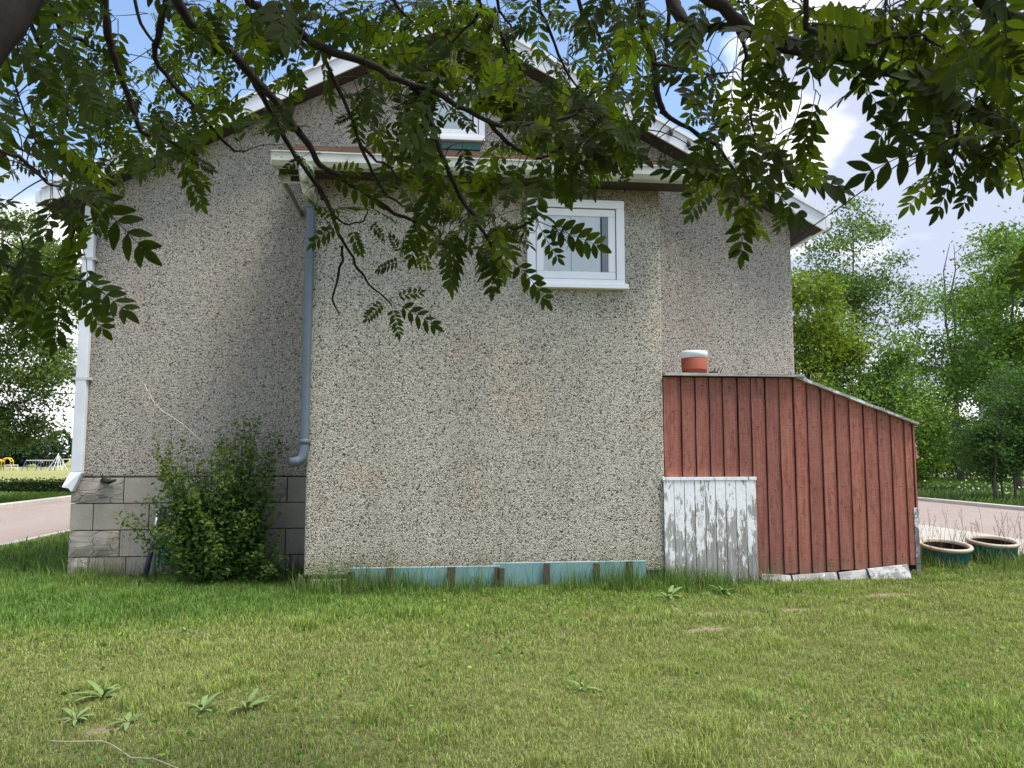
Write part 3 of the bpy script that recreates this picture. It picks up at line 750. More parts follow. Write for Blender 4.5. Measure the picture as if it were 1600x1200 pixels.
# ------------------------------------------------------------------ things on and round the shed
p = atY(1085, 583, YS + .12); pz = 2.141
pot = thing('flower_pot', 'terracotta red pot with pale metal band standing on the shed roof', 'pot', (p[0], YS + .12, pz))
R_ = .138
MB().lathe([(.001, .0), (R_ * .90, 0), (R_ * .93, .045), (R_ * .97, .05), (R_ * .95, .055), (R_ * 1.0, .17), (R_ * .98, .172), (R_ * .96, .17), (R_ * .9, .02), (.001, .02)], (p[0], YS + .12, pz), 28).build('body', M_TERRA, pot, True)
MB().lathe([(R_ * .97, .172), (R_ * 1.01, .172), (R_ * 1.02, .225), (R_ * .97, .245), (R_ * .90, .248), (R_ * .90, .24), (R_ * .95, .18)], (p[0], YS + .12, pz), 28).build('rim_band', M_TIN, pot, True)
MB().lathe([(.001, .20), (R_ * .91, .21)], (p[0], YS + .12, pz), 20).build('soil', M_SOIL, pot)
p = atY(1115, 583, YS + .02)
fk = thing('hand_fork', 'small rusty garden fork lying prongs up beside the terracotta pot', 'garden fork', (p[0], YS + .02, pz))
m = MB(); X_ = p[0]
m.tube([(X_ - .05, YS + .02, pz + .012), (X_, YS + .0, pz + .02), (X_ + .04, YS + .02, pz + .01)], [.012, .016, .01], 8); m.build('handle', M_RUST, fk, True)
for k, (dx, h) in enumerate(((-.005, .075), (.035, .07), (.07, .06))):
    MB().tube([(X_ + dx, YS + .02, pz + .005), (X_ + dx + .008, YS + .01, pz + h * .6), (X_ + dx + .022, YS, pz + h)], [.006, .005, .0025], 6).build('prong', M_RUST, fk, True)
# faded cloth hung on the right edge of the shed
p0 = atY(1423, 691, YS + .05); m = MB()
pts_ = [(0, 0), (.03, .01), (.075, .005), (.055, -.025), (.085, -.055), (.05, -.045), (.06, -.07), (.075, -.13), (.085, -.155), (.06, -.175), (.035, -.165), (.02, -.09), (.005, -.05)]
n = len(pts_); 
for s_ in (0, 1):
    for q, (a, b) in enumerate(pts_): m.v.append((p0[0] + a, YS + .05 + s_ * .014 + .015 * math.sin(q * 2.1), p0[2] + b))
m.f.append(tuple(range(n))); m.f.append(tuple(reversed(range(n, 2 * n)))); m.mi += [0, 0]
for q in range(n): m.f.append(((q + 1) % n, q, n + q, n + (q + 1) % n)); m.mi.append(0)
tag(m.build('cloth_rag', M_PINK), 'faded pink cloth hanging off the right edge of the red shed', 'cloth')

# glazed bowls
def bowl(cx, cy, cz, R, tilt, label, extra=0):
    t = thing('garden_bowl', label, 'planter', (cx, cy, cz), 'glazed bowl planters right of the shed')
    c = (cx, cy, cz)
    MB().lathe([(.001, 0), (R * .58, 0), (R * .80, .06), (R * .93, .15), (R * .95, .24), (R * .94, .255)], c, 40, tilt).build('body', M_TEALGLAZE, t, True)
    MB().lathe([(R * .94, .256), (R * 1.0, .262), (R * 1.03, .28), (R * 1.0, .298), (R * .93, .300), (R * .87, .292), (R * .86, .26)], c, 40, tilt).build('rim', M_CREAM, t, True)
    MB().lathe([(R * .86, .262), (R * .84, .20), (R * .80, .17)], c, 40, tilt).build('inner_wall', M_SOIL, t, True)
    MB().lathe([(.001, .17), (R * .4, .185), (R * .81, .17)], c, 40, tilt).build('soil', M_SOIL, t, True)
    return t
pb1 = atZ(1476, 866, .27); pb2 = atZ(1552, 858, .27)
pb1 = atY(1476, 851, 8.35); pb2 = atY(1552, 845, 8.55)
bowl(pb1[0], 8.38, pb1[2] - .285, .275, math.radians(8), 'nearer teal glazed bowl with cream rim beside the red shed')
bowl(pb2[0], 8.60, pb2[2] - .285, .275, math.radians(7), 'right hand dark glazed bowl with thinner rim, part sunk in tall grass')

# ------------------------------------------------------------------ teal panels held by stakes along the porch foot
def panel(pxa, pxb, pyt, y, lab, mat=M_TEAL):
    a, b = atY(pxa, pyt, y), atY(pxb, pyt, y); t = thing('foam_panel', lab, 'panel', ((a[0] + b[0]) / 2, y, 0), 'teal panels along the foot of the porch wall')
    bmx(a[0], b[0], y - .012, y + .012, -.08, a[2]).build('board', mat, t); bmx(a[0], b[0], y - .013, y + .013, a[2] + .0005, a[2] + .010).build('edge_strip', M_TEALEDGE, t)
panel(547, 781, 889, YP - .09, 'lower left teal panel standing in the grass against the porch')
panel(770, 1009, 881, YP - .06, 'taller right teal panel leaning at the porch foot near the peeling door')
stk = [(549, 893, 10, .13, 'mossy stake at the left end of the teal panels'), (610, 887, 9, .12, 'first thin stake in from the left end of the teal panels'),
       (705, 886, 12, .12, 'wide dark stake in the middle of the lower teal panel'), (776, 886, 7, .12, 'dark stake left of the join of the two teal panels'), (784, 887, 8, .13, 'paler brown stake right of the join of the two teal panels'),
       (854, 880, 9, .09, 'first dark stake across the taller teal panel'), (932, 879, 9, .09, 'middle dark stake across the taller teal panel'), (983, 877, 10, .09, 'last stake near the right end of the teal panels')]
for k, (px_, py_, w_, dy, lab) in enumerate(stk):
    y = YP - dy; a = atY(px_, py_, y); hw = w_ / 150 / 2; ln = rnd.uniform(-.012, .012)
    m = MB(); m.hexa([(a[0] - hw + ln, y - .022, -.15), (a[0] + hw + ln, y - .022, -.15), (a[0] + hw + ln, y + .0, -.15), (a[0] - hw + ln, y + .0, -.15),
                      (a[0] - hw, y - .022, a[2]), (a[0] + hw, y - .022, a[2] + rnd.uniform(-.01, .005)), (a[0] + hw, y, a[2]), (a[0] - hw, y, a[2])])
    tag(m.build('wooden_stake', M_STAKE), lab, 'stake', 'stakes holding the teal panels')
a = atY(474, 897, YP - .06)
m = MB(); m.hexa([(a[0] - .03, YP - .10, -.15), (a[0] + .025, YP - .10, -.15), (a[0] + .025, YP - .02, -.15), (a[0] - .03, YP - .02, -.15), (a[0] - .045, YP - .085, a[2]), (a[0] - .005, YP - .085, a[2] - .03), (a[0] - .005, YP - .03, a[2] - .03), (a[0] - .045, YP - .03, a[2])])
tag(m.build('wooden_post', M_STAKE), 'short dark broken post at the left corner of the porch bay', 'post')

# ------------------------------------------------------------------ folded lawn chair leaning behind the bush
def Q(px, py, y): return tuple(atY(px, py, y))
cxy = atZ(240, 905); lc = thing('folded_lawn_chair', 'folded lawn chair with green webbing leaning on the foundation behind the bush', 'chair', (cxy[0], 8.42, 0))
MB().tube([Q(246, 800, 8.60), Q(239, 848, 8.52)], .014, 8).build('back_tube', M_ALU, lc, True)
MB().tube([Q(240, 846, 8.52), Q(235, 865, 8.49), Q(226, 906, 8.42)], [.02, .026, .028], 8).build('front_leg', M_NAVY, lc, True)
MB().tube([Q(257, 790, 8.60), Q(252, 812, 8.58), Q(250, 822, 8.57)], [.03, .036, .03], 8).build('arm_rest', M_NAVY, lc, True)
MB().tube([Q(251, 832, 8.56), Q(246, 840, 8.53), Q(242, 862, 8.50), Q(240, 900, 8.44)], .017, 8).build('rear_leg', M_OLIVETUBE, lc, True)
MB().tube([Q(300, 845, 8.56), Q(296, 862, 8.50), Q(292, 900, 8.44)], .017, 8).build('rear_leg', M_OLIVETUBE, lc, True)
MB().tube([Q(258, 806, 8.59), Q(272, 803, 8.59), Q(292, 803, 8.59)], .013, 8).build('cross_bar', M_ALU, lc, True)
for k in range(11):
    x = 250 + k * 5.0
    m = MB(); a, b = np.array(Q(x, 838, 8.57)), np.array(Q(x - 2, 884, 8.49)); hw = .011
    m.hexa([b + (-hw, 0, 0), b + (hw, 0, 0), b + (hw, .006, 0), b + (-hw, .006, 0), a + (-hw, 0, 0), a + (hw, 0, 0), a + (hw, .006, 0), a + (-hw, .006, 0)]); m.build('webbing_strap', M_WEB, lc)
for k in range(4):
    a, b = np.array(Q(247 - k * .5, 845 + k * 11, 8.56 - .018 * k)), np.array(Q(302 - k * .5, 845 + k * 11, 8.56 - .018 * k)); hw = .012
    m = MB(); o_ = np.array([0, -.008, 0]); a = a + o_; b = b + o_
    m.hexa([a + (0, 0, -hw), b + (0, 0, -hw), b + (0, .005, -hw), a + (0, .005, -hw), a + (0, 0, hw), b + (0, 0, hw), b + (0, .005, hw), a + (0, .005, hw)]); m.build('webbing_strap', M_WEB, lc)

# ------------------------------------------------------------------ cables, string
def cable(name, pts, r, mat, lab, cat, sag=0, n=24):
    P = [np.array(q, float) for q in pts]; out_ = []
    for a, b in zip(P[:-1], P[1:]):
        for k in range(n):
            t = k / n; q = a + (b - a) * t; q = q - np.array([0, 0, sag * 4 * t * (1 - t)]); out_.append(q)
    out_.append(P[-1]); return tag(MB().tube(out_, r, 6).build(name, mat, None, True), lab, cat)
cable('utility_cable', [atD(-260, 60, 5.5), atY(150, 291, 8.34)], .012, M_WIRE, 'thick black cable reaching the left eave of the house', 'cable', .05)
cable('utility_cable', [atD(-260, -10, 5.5), atY(185, 268, 8.34)], .005, M_WIRE, 'thin black wire above the thick cable at the left eave', 'cable', .04)
cable('utility_cable', [atY(1240, 374, 8.60), atD(1760, -25, 5.0)], .007, M_WIRE, 'black service wire rising right from the right eave of the house', 'cable', .05)
cable('power_line', [atY(-60, 606, 30), atY(300, 616, 30)], .018, M_WIRE, 'thin power line low in the sky left of the house', 'cable', .1)
cable('power_line', [atY(-60, 467, 30), atY(300, 470, 30)], .018, M_WIRE, 'thin wire crossing behind the left tree at mid height', 'cable', .1)
for k, py_ in enumerate((570, 580)):
    cable('power_line', [atY(1380, py_, 75), atY(1660, py_ + 8, 75)], .03, M_WIRE, ('upper' if k == 0 else 'lower') + ' of the faint far power lines between the right trees', 'cable', .2)
pp = [(226, 600), (229, 607), (240, 628), (255, 643), (275, 655), (292, 668), (305, 680), (320, 697)]
cable('hanging_string', [atY(a, b, 8.645 - .03 * k) for k, (a, b) in enumerate(pp)], .0035, M_STRING, 'pale string hanging down the grey wall into the bush', 'string', 0, 3)
pp = [(75, 1158), (110, 1161), (160, 1158), (175, 1166), (205, 1184), (240, 1188), (262, 1194), (285, 1206)]
cable('dry_stick', [atZ(a, b, .03) + np.array([0, 0, .006 * (k % 2)]) for k, (a, b) in enumerate(pp)], .0032, M_STICK, 'pale dry bent twig lying in the lawn at the lower left', 'twig', 0, 2)

# ------------------------------------------------------------------ foliage helpers
def leaf_cloud(P, size, cols, flat=.5, seed=0, asp=.5, up=.0):
    """diamond leaves folded along the middle: 4 verts, 2 tris. P (n,3), size (n,), cols (n,3)"""
    r = np.random.RandomState(seed); n = len(P)
    d = r.normal(size=(n, 3)); d[:, 2] *= flat; d[:, 2] -= up; d /= np.linalg.norm(d, axis=1)[:, None]
    q = r.normal(size=(n, 3)); s = np.cross(d, q); s /= np.linalg.norm(s, axis=1)[:, None] + 1e-9
    nn = np.cross(d, s)
    L = size[:, None]; W = L * asp
    v0 = P - d * L * .5; v2 = P + d * L * .5; m_ = P - d * L * .05
    v1 = m_ + s * W * .5 + nn * L * .08; v3 = m_ - s * W * .5 + nn * L * .08
    V = np.stack([v0, v1, v2, v3], 1).reshape(-1, 3); b = np.arange(n) * 4
    F3 = np.concatenate([np.stack([b, b + 1, b + 2], 1), np.stack([b, b + 2, b + 3], 1)])
    return V, F3, np.repeat(cols, 4, axis=0)
def jitter_cols(n, base, r, var=.25, yel=.15):
    c = np.tile(np.array(base, float), (n, 1)); k = 1 + r.normal(size=(n, 1)) * var; c = c * np.clip(k, .4, 1.9)
    y = np.clip(r.normal(size=n) * yel, -.3, .6); c[:, 0] *= 1 + y * 1.6; c[:, 1] *= 1 + y * .5; return np.clip(c, .004, .6)

def bg_tree(name, label, cat, base, H, lobes, nclump, nleaf, leafsz, col, seed, trunk_r=.14, fork=.35, group=None, clumpr=.55, barkm=None, stems=1, cvar=.25):
    """lobes: (dx,dy,z,rx,ry,rz,weight) crown ellipsoids relative to the base"""
    r = np.random.RandomState(seed); base = np.array([base[0], base[1], float(gz(base[0], base[1]))])
    t = thing(name, label, cat, tuple(base), group)
    wts = np.array([l[6] for l in lobes], float); wts /= wts.sum()
    cl = []
    for k in range(nclump):
        l = lobes[r.choice(len(lobes), p=wts)]; d = r.normal(size=3); d /= np.linalg.norm(d); rad = r.uniform(.35, 1.0) ** .55
        cl.append(base + np.array([l[0] + d[0] * l[3] * rad, l[1] + d[1] * l[4] * rad, l[2] + d[2] * l[5] * rad]))
    cl = np.array(cl)
    topz = cl[:, 2].max(); cen = cl.mean(axis=0)
    tm = MB(); bm_ = MB(); nodes = []
    for s_ in range(stems):
        off = np.array([r.normal() * .25, r.normal() * .25, 0]) * (stems > 1)
        pts = []; nseg = 9
        tgt = np.array([cen[0] + r.normal() * .3 * (stems > 1) * 2, cen[1], topz - .3])
        for q in range(nseg + 1):
            u = q / nseg; b_ = base + off * (1 + 2 * u); p_ = b_ * (1 - u) + tgt * u; p_[:2] = b_[:2] + (tgt[:2] - b_[:2]) * u ** 1.3 + r.normal(size=2) * .05 * H / 8 * (q > 0)
            p_[2] = base[2] - .1 + (topz - .2 - base[2]) * u; pts.append(p_)
        rr = [trunk_r * (1 - .93 * (q / nseg) ** .8) + .004 for q in range(nseg + 1)]
        MB().tube(pts, rr, 8).build('trunk', barkm or M_BARK2, t, True)
        for q in range(1, nseg): 
            if pts[q][2] - base[2] > fork * .5 * H: nodes.append((pts[q], rr[q]))
            for f_ in (.33, .66):
                if pts[q][2] - base[2] > fork * .5 * H: nodes.append((pts[q] * (1 - f_) + pts[q + 1] * f_, rr[q]))
    order = np.argsort([np.linalg.norm(c[:2] - cen[:2]) for c in cl]); NP = [n_[0] for n_ in nodes]; NR = [n_[1] for n_ in nodes]
    for k in order:
        c = cl[k]; A = np.array(NP); dv = c - A; dist = np.linalg.norm(dv, axis=1) + np.maximum(0, A[:, 2] - c[2] + .15 * dist_xy(dv)) * 1.6
        j = int(np.argmin(dist)); a = A[j]; ln = np.linalg.norm(c - a)
        mid = (a + c) / 2 + np.array([r.normal() * .06, r.normal() * .06, ln * .05]); ra = min(NR[j] * .65, .012 + ln * .02); re = max(.004, ra * .35)
        bm_.tube([a, (a * .55 + mid * .45) + r.normal(size=3) * .03, mid, c], [ra, ra * .85, (ra + re) / 2, re], 5, caps=False)
        for f_ in (.5, .8, 1.0): NP.append(mid * (1 - (f_ - .5) * 2) + c * ((f_ - .5) * 2)); NR.append(ra * .6)
    bo = bm_.build('limbs', barkm or M_BARK2, t, True); bo['kind'] = 'stuff'
    per = int(nleaf * 1.25) // nclump; leafsz = leafsz * 1.04; Ps = []; 
    tw = r.uniform(.5, 1.25, size=nclump); cols = []
    for k in range(nclump):
        m_ = int(per * tw[k]); p_ = r.normal(size=(m_, 3)) * clumpr * np.array([1, 1, .62]) * (.7 + .6 * r.rand())
        # sprays: thin strings of leaves
        Ps.append(cl[k] + p_); c_ = jitter_cols(m_, np.array(col) * (1 + r.normal() * .12), r, cvar); cols.append(c_)
    P = np.concatenate(Ps); C = np.concatenate(cols); sz = leafsz * r.uniform(.7, 1.55, size=len(P))
    V, F3, CC = leaf_cloud(P, sz, C, .8, seed + 5, .5, .25)
    quads_mesh('crown', V, None, F3, CC, M_FOL, t)
    return t
def dist_xy(d): return np.linalg.norm(d[:, :2], axis=1)

# right-hand background trees
def gp_(px, Yv): q = atY(px, 700, Yv); return (q[0], Yv)
b = gp_(1352, 31); bg_tree('ash_tree', 'tall airy tree with thin dark trunk right of the house, sky showing through', 'tree', b, 12.3,
    [(0, 0, 9.6, 2.0, 2.0, 2.6, 3), (1.0, 0, 7.6, 2.1, 1.8, 1.6, 2), (-1.1, 0, 7.8, 1.6, 1.6, 1.8, 1.4), (0, 0, 11.4, .9, .9, 1.2, .6)], 120, 12000, .125, (.11, .165, .05), 21, .13, .5, clumpr=.36)
b = gp_(1272, 25); bg_tree('maple_tree', 'yellow-green leafy tree close against the right corner of the house', 'tree', b, 8.5,
    [(-.2, 0, 6.3, 1.5, 1.3, 1.3, 3), (.5, 0, 5.0, 1.2, 1.3, 1.0, 2), (-.4, 0, 3.6, 1.4, 1.4, 1.2, 2)], 60, 16000, .12, (.16, .215, .035), 22, .14, .4, clumpr=.36)
b = gp_(1305, 29); bg_tree('spruce_tree', 'dark green conifer half hidden behind the leafy trees over the shed roof', 'tree', b, 6.2,
    [(0, 0, 2.2, 1.7, 1.5, 1.6, 3), (0, 0, 4.2, 1.0, 1.0, 1.4, 2), (0, 0, 5.6, .4, .4, .9, 1)], 50, 14000, .11, (.035, .07, .028), 23, .12, .2, clumpr=.33)
b = gp_(1395, 24); bg_tree('poplar_sapling', 'mid green bushy young tree rising behind the shed slope', 'tree', b, 6,
    [(0, 0, 3.9, 1.1, 1.1, 1.3, 2), (0, 0, 2.4, 1.7, 1.3, 1.3, 3), (-1.1, 0, 2.9, 1.3, 1, 1.2, 2), (.7, 0, 1.5, 1.1, 1, 1.1, 1.6)], 75, 22000, .10, (.125, .20, .045), 24, .07, .2, clumpr=.32)
b = gp_(1508, 33); bg_tree('elm_tree', 'broad loose-leaved tree with forked dark limbs at the right', 'tree', b, 12,
    [(-.3, 0, 7.2, 2.0, 1.8, 2.2, 2), (1.3, 0, 9.2, 2.2, 2, 2.4, 3), (-.9, 0, 5.2, 1.5, 1.3, 1.6, 1.8), (1, 0, 5.4, 1.8, 1.6, 1.4, 1.3), (0, 0, 2.8, 2.2, 1.5, 1.8, 2.4)], 120, 17000, .14, (.105, .175, .05), 25, .15, .35, clumpr=.38, stems=2)
b = gp_(1588, 24); bg_tree('ash_tree', 'tall bright green tree cut by the right edge of the picture', 'tree', b, 10,
    [(.3, 0, 6.6, 1.9, 1.6, 2.0, 3), (-.2, 0, 4.4, 1.8, 1.4, 1.5, 2.4), (1, 0, 8.0, 1.5, 1.4, 1.4, 1.5), (-.1, 0, 2.6, 1.6, 1.2, 1.2, 1.8)], 120, 26000, .11, (.13, .21, .045), 26, .13, .3, clumpr=.36)
b = gp_(1572, 19.5); bg_tree('lilac_bush', 'many-stemmed dark bush with thin trunks beside the right edge', 'bush', b, 3.4,
    [(0, 0, 1.9, 1.05, 1, 1.1, 3), (.5, 0, 2.6, .9, .9, .9, 2), (-.3, 0, 1.2, .8, .8, .5, 1)], 62, 15000, .075, (.06, .11, .035), 27, .035, .1, clumpr=.24, stems=6)
b = gp_(1455, 38); bg_tree('willow_bush', 'dark rounded thicket behind the daisies right of the shed', 'bush', b, 3.2,
    [(0, 0, 1.3, 2.2, 1.5, 1.1, 3), (-2, 0, 1.5, 1.8, 1.4, 1.3, 2), (2.5, 0, 1.2, 1.8, 1.4, 1.1, 2)], 70, 17000, .13, (.075, .125, .035), 28, .05, .1, clumpr=.42, stems=4)
b = gp_(1515, 36.5); bg_tree('elder_bush', 'pale blossoming bush in front of the dark thicket at the right', 'bush', b, 2.4,
    [(0, 0, 1.3, 1.5, .9, .9, 3), (-.9, 0, 1.9, .9, .8, .6, 1)], 34, 7000, .12, (.17, .20, .12), 29, .04, .1, clumpr=.34, stems=3, cvar=.4)
b = gp_(1440, 45); bg_tree('poplar_tree', 'small pale tree in the gap between the two tall trees at the right', 'tree', b, 6,
    [(0, 0, 3.6, 1.6, 1.2, 1.7, 3), (1.8, 0, 3.0, 1.5, 1.2, 1.3, 2)], 40, 7000, .15, (.11, .16, .05), 30, .09, .3, clumpr=.42)
b = gp_(1660, 30); bg_tree('elm_tree', 'dense tree standing just outside the right edge behind the bright green one', 'tree', b, 9,
    [(0, 0, 5.6, 2.4, 2, 3, 3)], 50, 10000, .15, (.07, .12, .035), 32, .15, .3, clumpr=.5)
# left-hand tree
b = gp_(-45, 21); bg_tree('elm_tree', 'big leafy tree with heavy low limbs at the left edge beyond the street', 'tree', b, 8.2,
    [(.5, 0, 6.2, 1.9, 1.8, 1.6, 3), (1.5, 0, 5.6, 1.1, 1.5, 1.3, 2.6), (1.1, 0, 3.3, 1.25, 1.4, 1.2, 2.2), (-1, 0, 3.6, 2, 1.8, 2.0, 1.5), (.9, 0, 2.0, .8, .9, .5, 1)],
    150, 44000, .085, (.10, .145, .04), 31, .24, .2, clumpr=.27)

# hedge across the street
hx0, hx1, hy = -34.0, -10.8, 27.4
hd = thing('hedge', 'low clipped dark green hedge across the street at the left', 'hedge', (-20, hy, 0))
bmx(hx0, hx1, hy - .28, hy + .28, 0, .36).build('hedge_core', simple('hedge_core', (.02, .03, .012), 1, .05), hd)
r = np.random.RandomState(4); n = 26000; P = np.stack([r.uniform(hx0, hx1, n), hy + r.uniform(-.36, .36, n), r.uniform(.02, .44, n) + .04 * r.normal(size=n)], 1)
V, F3, CC = leaf_cloud(P, r.uniform(.06, .12, n), jitter_cols(n, (.045, .075, .025), r, .35), .8, 41)
quads_mesh('hedge_foliage', V, None, F3, CC, M_FOL, hd)

# far woodland: overlapping rounded crowns that read as one mass
r = np.random.RandomState(8); Vs, Fs, Cs = [], [], []; nb = 0
for k in range(150):
    x = r.uniform(-190, -20) if k < 110 else r.uniform(-20, 170); y = r.uniform(150, 185); hgt = r.uniform(5.6, 8.4) * (1.0 if k < 110 else 1.0); z0 = float(gz(x, y))
    n = 620; d = r.normal(size=(n, 3)); d /= np.linalg.norm(d, axis=1)[:, None]; rad = r.uniform(.75, 1.0, (n, 1))
    P = np.array([x, y, z0 + hgt * .5]) + d * rad * np.array([3.4, 3, hgt * .5])
    bc = np.array([(.045, .08, .035), (.065, .10, .04), (.035, .06, .032)][k % 3])
    V, F3, CC = leaf_cloud(P, r.uniform(.7, 1.3, n), jitter_cols(n, bc, r, .25), .8, 100 + k)
    Vs.append(V); Fs.append(F3 + nb); Cs.append(CC); nb += len(V)
tag(quads_mesh('woodland', np.concatenate(Vs), None, np.concatenate(Fs), np.concatenate(Cs), M_FOL), 'distant dark line of woods beyond the playground field', 'woods', kind='stuff')

# playground
PY = 128
def G(px, py=733): q = atY(px, py, PY); return np.array([q[0], PY, float(gz(q[0], PY))])
def arch(pxc, w, h, lab, mat):
    c = G(pxc); t = thing('climbing_arch', lab, 'play arch', tuple(c), 'yellow play arches')
    for dy in (-.4, .4):
        pts = [c + np.array([w / 2 * math.cos(a), dy, 0]) + np.array([0, 0, (h - w / 2) + w / 2 * math.sin(a)]) for a in np.linspace(0, math.pi, 12)]
        MB().tube([c + np.array([w / 2, dy, 0])] + pts + [c + np.array([-w / 2, dy, 0])], .07, 6).build('hoop', mat, t, True)
    for k in range(5):
        a = math.pi * (k + .5) / 5; q = c + np.array([w / 2 * math.cos(a), 0, (h - w / 2) + w / 2 * math.sin(a)]); MB().tube([q - (0, .4, 0), q + (0, .4, 0)], .04, 6).build('rung', mat, t)
arch(11, 1.35, 1.95, 'yellow climbing arch in the far playground', M_YEL); arch(-2, 1.1, 1.7, 'orange-yellow play arch cut by the left edge', M_YEL)
c = G(60); sw = thing('swing_set', 'blue legged swing frame with pale top bar in the far playground', 'swing set', tuple(c))
x0, x1 = G(40)[0], G(83)[0]
for x in (x0, (x0 + x1) / 2, x1):
    for d_ in (-1, 1): MB().tube([(x - .15, PY + d_ * .9, c[2]), (x, PY, c[2] + 1.55)], .06, 6).build('leg', M_BLUEP, sw)
MB().tube([(x0, PY, c[2] + 1.57), (x1, PY, c[2] + 1.57)], .07, 6).build('top_bar', M_ALU, sw)
for x in np.linspace(x0 + .8, x1 - .8, 4):
    s_ = bmx(x - .22, x + .22, PY - .1, PY + .1, c[2] + .35, c[2] + .40).build('swing_seat', M_BLACKP, sw)
    for d_ in (-.2, .2): MB().tube([(x + d_, PY, c[2] + .4), (x + d_, PY, c[2] + 1.5)], .012, 4).build('chain', M_ALU, s_)
c = G(90); rp = thing('rope_pyramid', 'white rope climbing pyramid round a central mast in the far playground', 'climbing net', tuple(c))
MB().tube([c, c + (0, 0, 2.7)], .09, 6).build('mast', M_PVC, rp); m = MB()
for k in range(8):
    a = k * math.pi / 4; m.tube([c + (0, 0, 2.5), c + (1.5 * math.cos(a), 1.5 * math.sin(a), .05)], .03, 4)
for lv in (.25, .5, .75):
    ring = [c + (1.5 * (1 - lv) * math.cos(k * math.pi / 4), 1.5 * (1 - lv) * math.sin(k * math.pi / 4), .05 + 2.45 * lv) for k in range(9)]; m.tube(ring, .025, 4)
m.build('rope_net', M_PVC, rp)
c = G(104); gl = thing('goal_frame', 'white goal frame beside the rope pyramid, part hidden by the house', 'goal', tuple(c)); m = MB()
m.tube([c + (-.6, 0, 0), c + (-.6, 0, 1.75), c + (1.4, 0, 1.75), c + (1.4, 0, 0)], .06, 6); m.build('posts', M_PVC, gl)
m = MB(); m.tube([c + (-.6, 0, 1.75), c + (-.6, 1.0, 0)], .04, 6); m.build('rear_brace', M_PVC, gl)
c = G(17); bn = thing('low_rail', 'low white railing beside the yellow arch in the far playground', 'railing', tuple(c)); m = MB()
for q in (.45, .85): m.tube([c + (-.9, 0, q), c + (1.0, 0, q)], .05, 5)
m.build('rail', M_PVC, bn); m = MB()
for q in (-.9, .05, 1.0): m.tube([c + (q, 0, 0), c + (q, 0, .88)], .05, 5)
m.build('post', M_PVC, bn)

# neighbour's house behind the right-hand trees
q0 = atY(1590, 470, 40); nh = thing('neighbour_house', 'pale sided house with grey roof mostly hidden by the right-hand trees', 'house', (q0[0] + 5, 44, 0))
xa = float(q0[0])
bmx(xa + .6, xa + 11, 40.5, 44.4, -.1, 7.2).build('wall', M_SIDING, nh)
for k in range(24): bmx(xa + .59, xa + 11.0, 40.475, 40.498, .3 * k + .01, .3 * k + .285).build('siding_course', M_SIDING, nh)
MB().prismx([(39.9, 7.1), (44.8, 7.1), (44.8, 7.3), (42.3, 9.2), (39.9, 7.3)], xa, xa + 11.6).build('roof', M_ROOFG, nh)
f_ = bmx(xa + 1.4, xa + 2.6, 40.44, 40.474, 3.9, 5.3).build('window', M_PVC, nh); bmx(xa + 1.5, xa + 2.5, 40.43, 40.439, 4.0, 5.2).build('pane', M_ROOFG, f_)

# ------------------------------------------------------------------ shrub against the foundation
bc = atZ(345, 905); bcx, bcy = float(bc[0]) + .02, 8.22
bush = thing('shrub', 'tall leafy shrub with upright shoots growing against the block foundation', 'shrub', (bcx, bcy, 0))
r = np.random.RandomState(17); tips = []
tp = [(243, 683, 8.3), (262, 690, 8.2), (288, 690, 8.3), (300, 700, 8.1), (345, 668, 8.3), (372, 655, 8.35), (380, 652, 8.3), (400, 655, 8.4), (405, 650, 8.3), (425, 680, 8.4), (436, 676, 8.3), (415, 700, 8.2), (390, 690, 8.1),
      (330, 705, 8.0), (235, 775, 8.2), (225, 780, 8.3), (250, 740, 8.1), (240, 820, 8.0), (440, 830, 8.1), (446, 870, 8.0), (430, 790, 8.2), (425, 745, 8.2), (300, 760, 7.95), (360, 730, 7.95), (320, 800, 7.85), (380, 800, 7.85),
      (270, 860, 7.9), (410, 860, 7.9), (340, 850, 7.8), (365, 690, 8.2), (352, 700, 8.1), (278, 720, 8.05), (250, 710, 8.2), (310, 735, 8.1)]
for px_, py_, y in tp:
    for rep in range(2):
        tips.append(atY(px_ + (rep > 0) * r.normal() * 15, py_ + (rep > 0) * abs(r.normal()) * 22, y + (rep > 0) * r.normal() * .12))
sm_ = MB(); LP, LC, LS = [], [], []
for tpt in tips:
    b0 = np.array([bcx + r.normal() * .1, bcy + r.normal() * .06, 0.0]); tpt = np.array(tpt); tpt[1] = min(tpt[1], 8.56)
    mid = b0 + (tpt - b0) * np.array([.62, .62, .42]) + r.normal(size=3) * .03
    L_ = []
    for k in range(15):
        u = k / 14; L_.append((1 - u) ** 2 * b0 + 2 * u * (1 - u) * mid + u * u * tpt)
    sm_.tube(L_, [.008 * (1 - k / 14) + .001 for k in range(15)], 4, caps=False)
    for k in range(150):
        u = .18 + .82 * (k / 149) + r.normal() * .004; u = min(u, 1.0); q = (1 - u) ** 2 * b0 + 2 * u * (1 - u) * mid + u * u * tpt
        sp = .026 + .12 * (1 - u); q = q + r.normal(size=3) * sp; q[2] = max(q[2], .02)
        if q[1] > 8.63: q[1] = 8.63 - abs(r.normal()) * .02
        LP.append(q); LS.append(r.uniform(.042, .075) * (1.1 - .3 * u)); g_ = np.array((.062, .125, .028)) * (.8 + .7 * u ** 2) * (1 + r.normal() * .2); g_[0] *= 1 + .5 * u ** 3; LC.append(np.clip(g_, .01, .4))
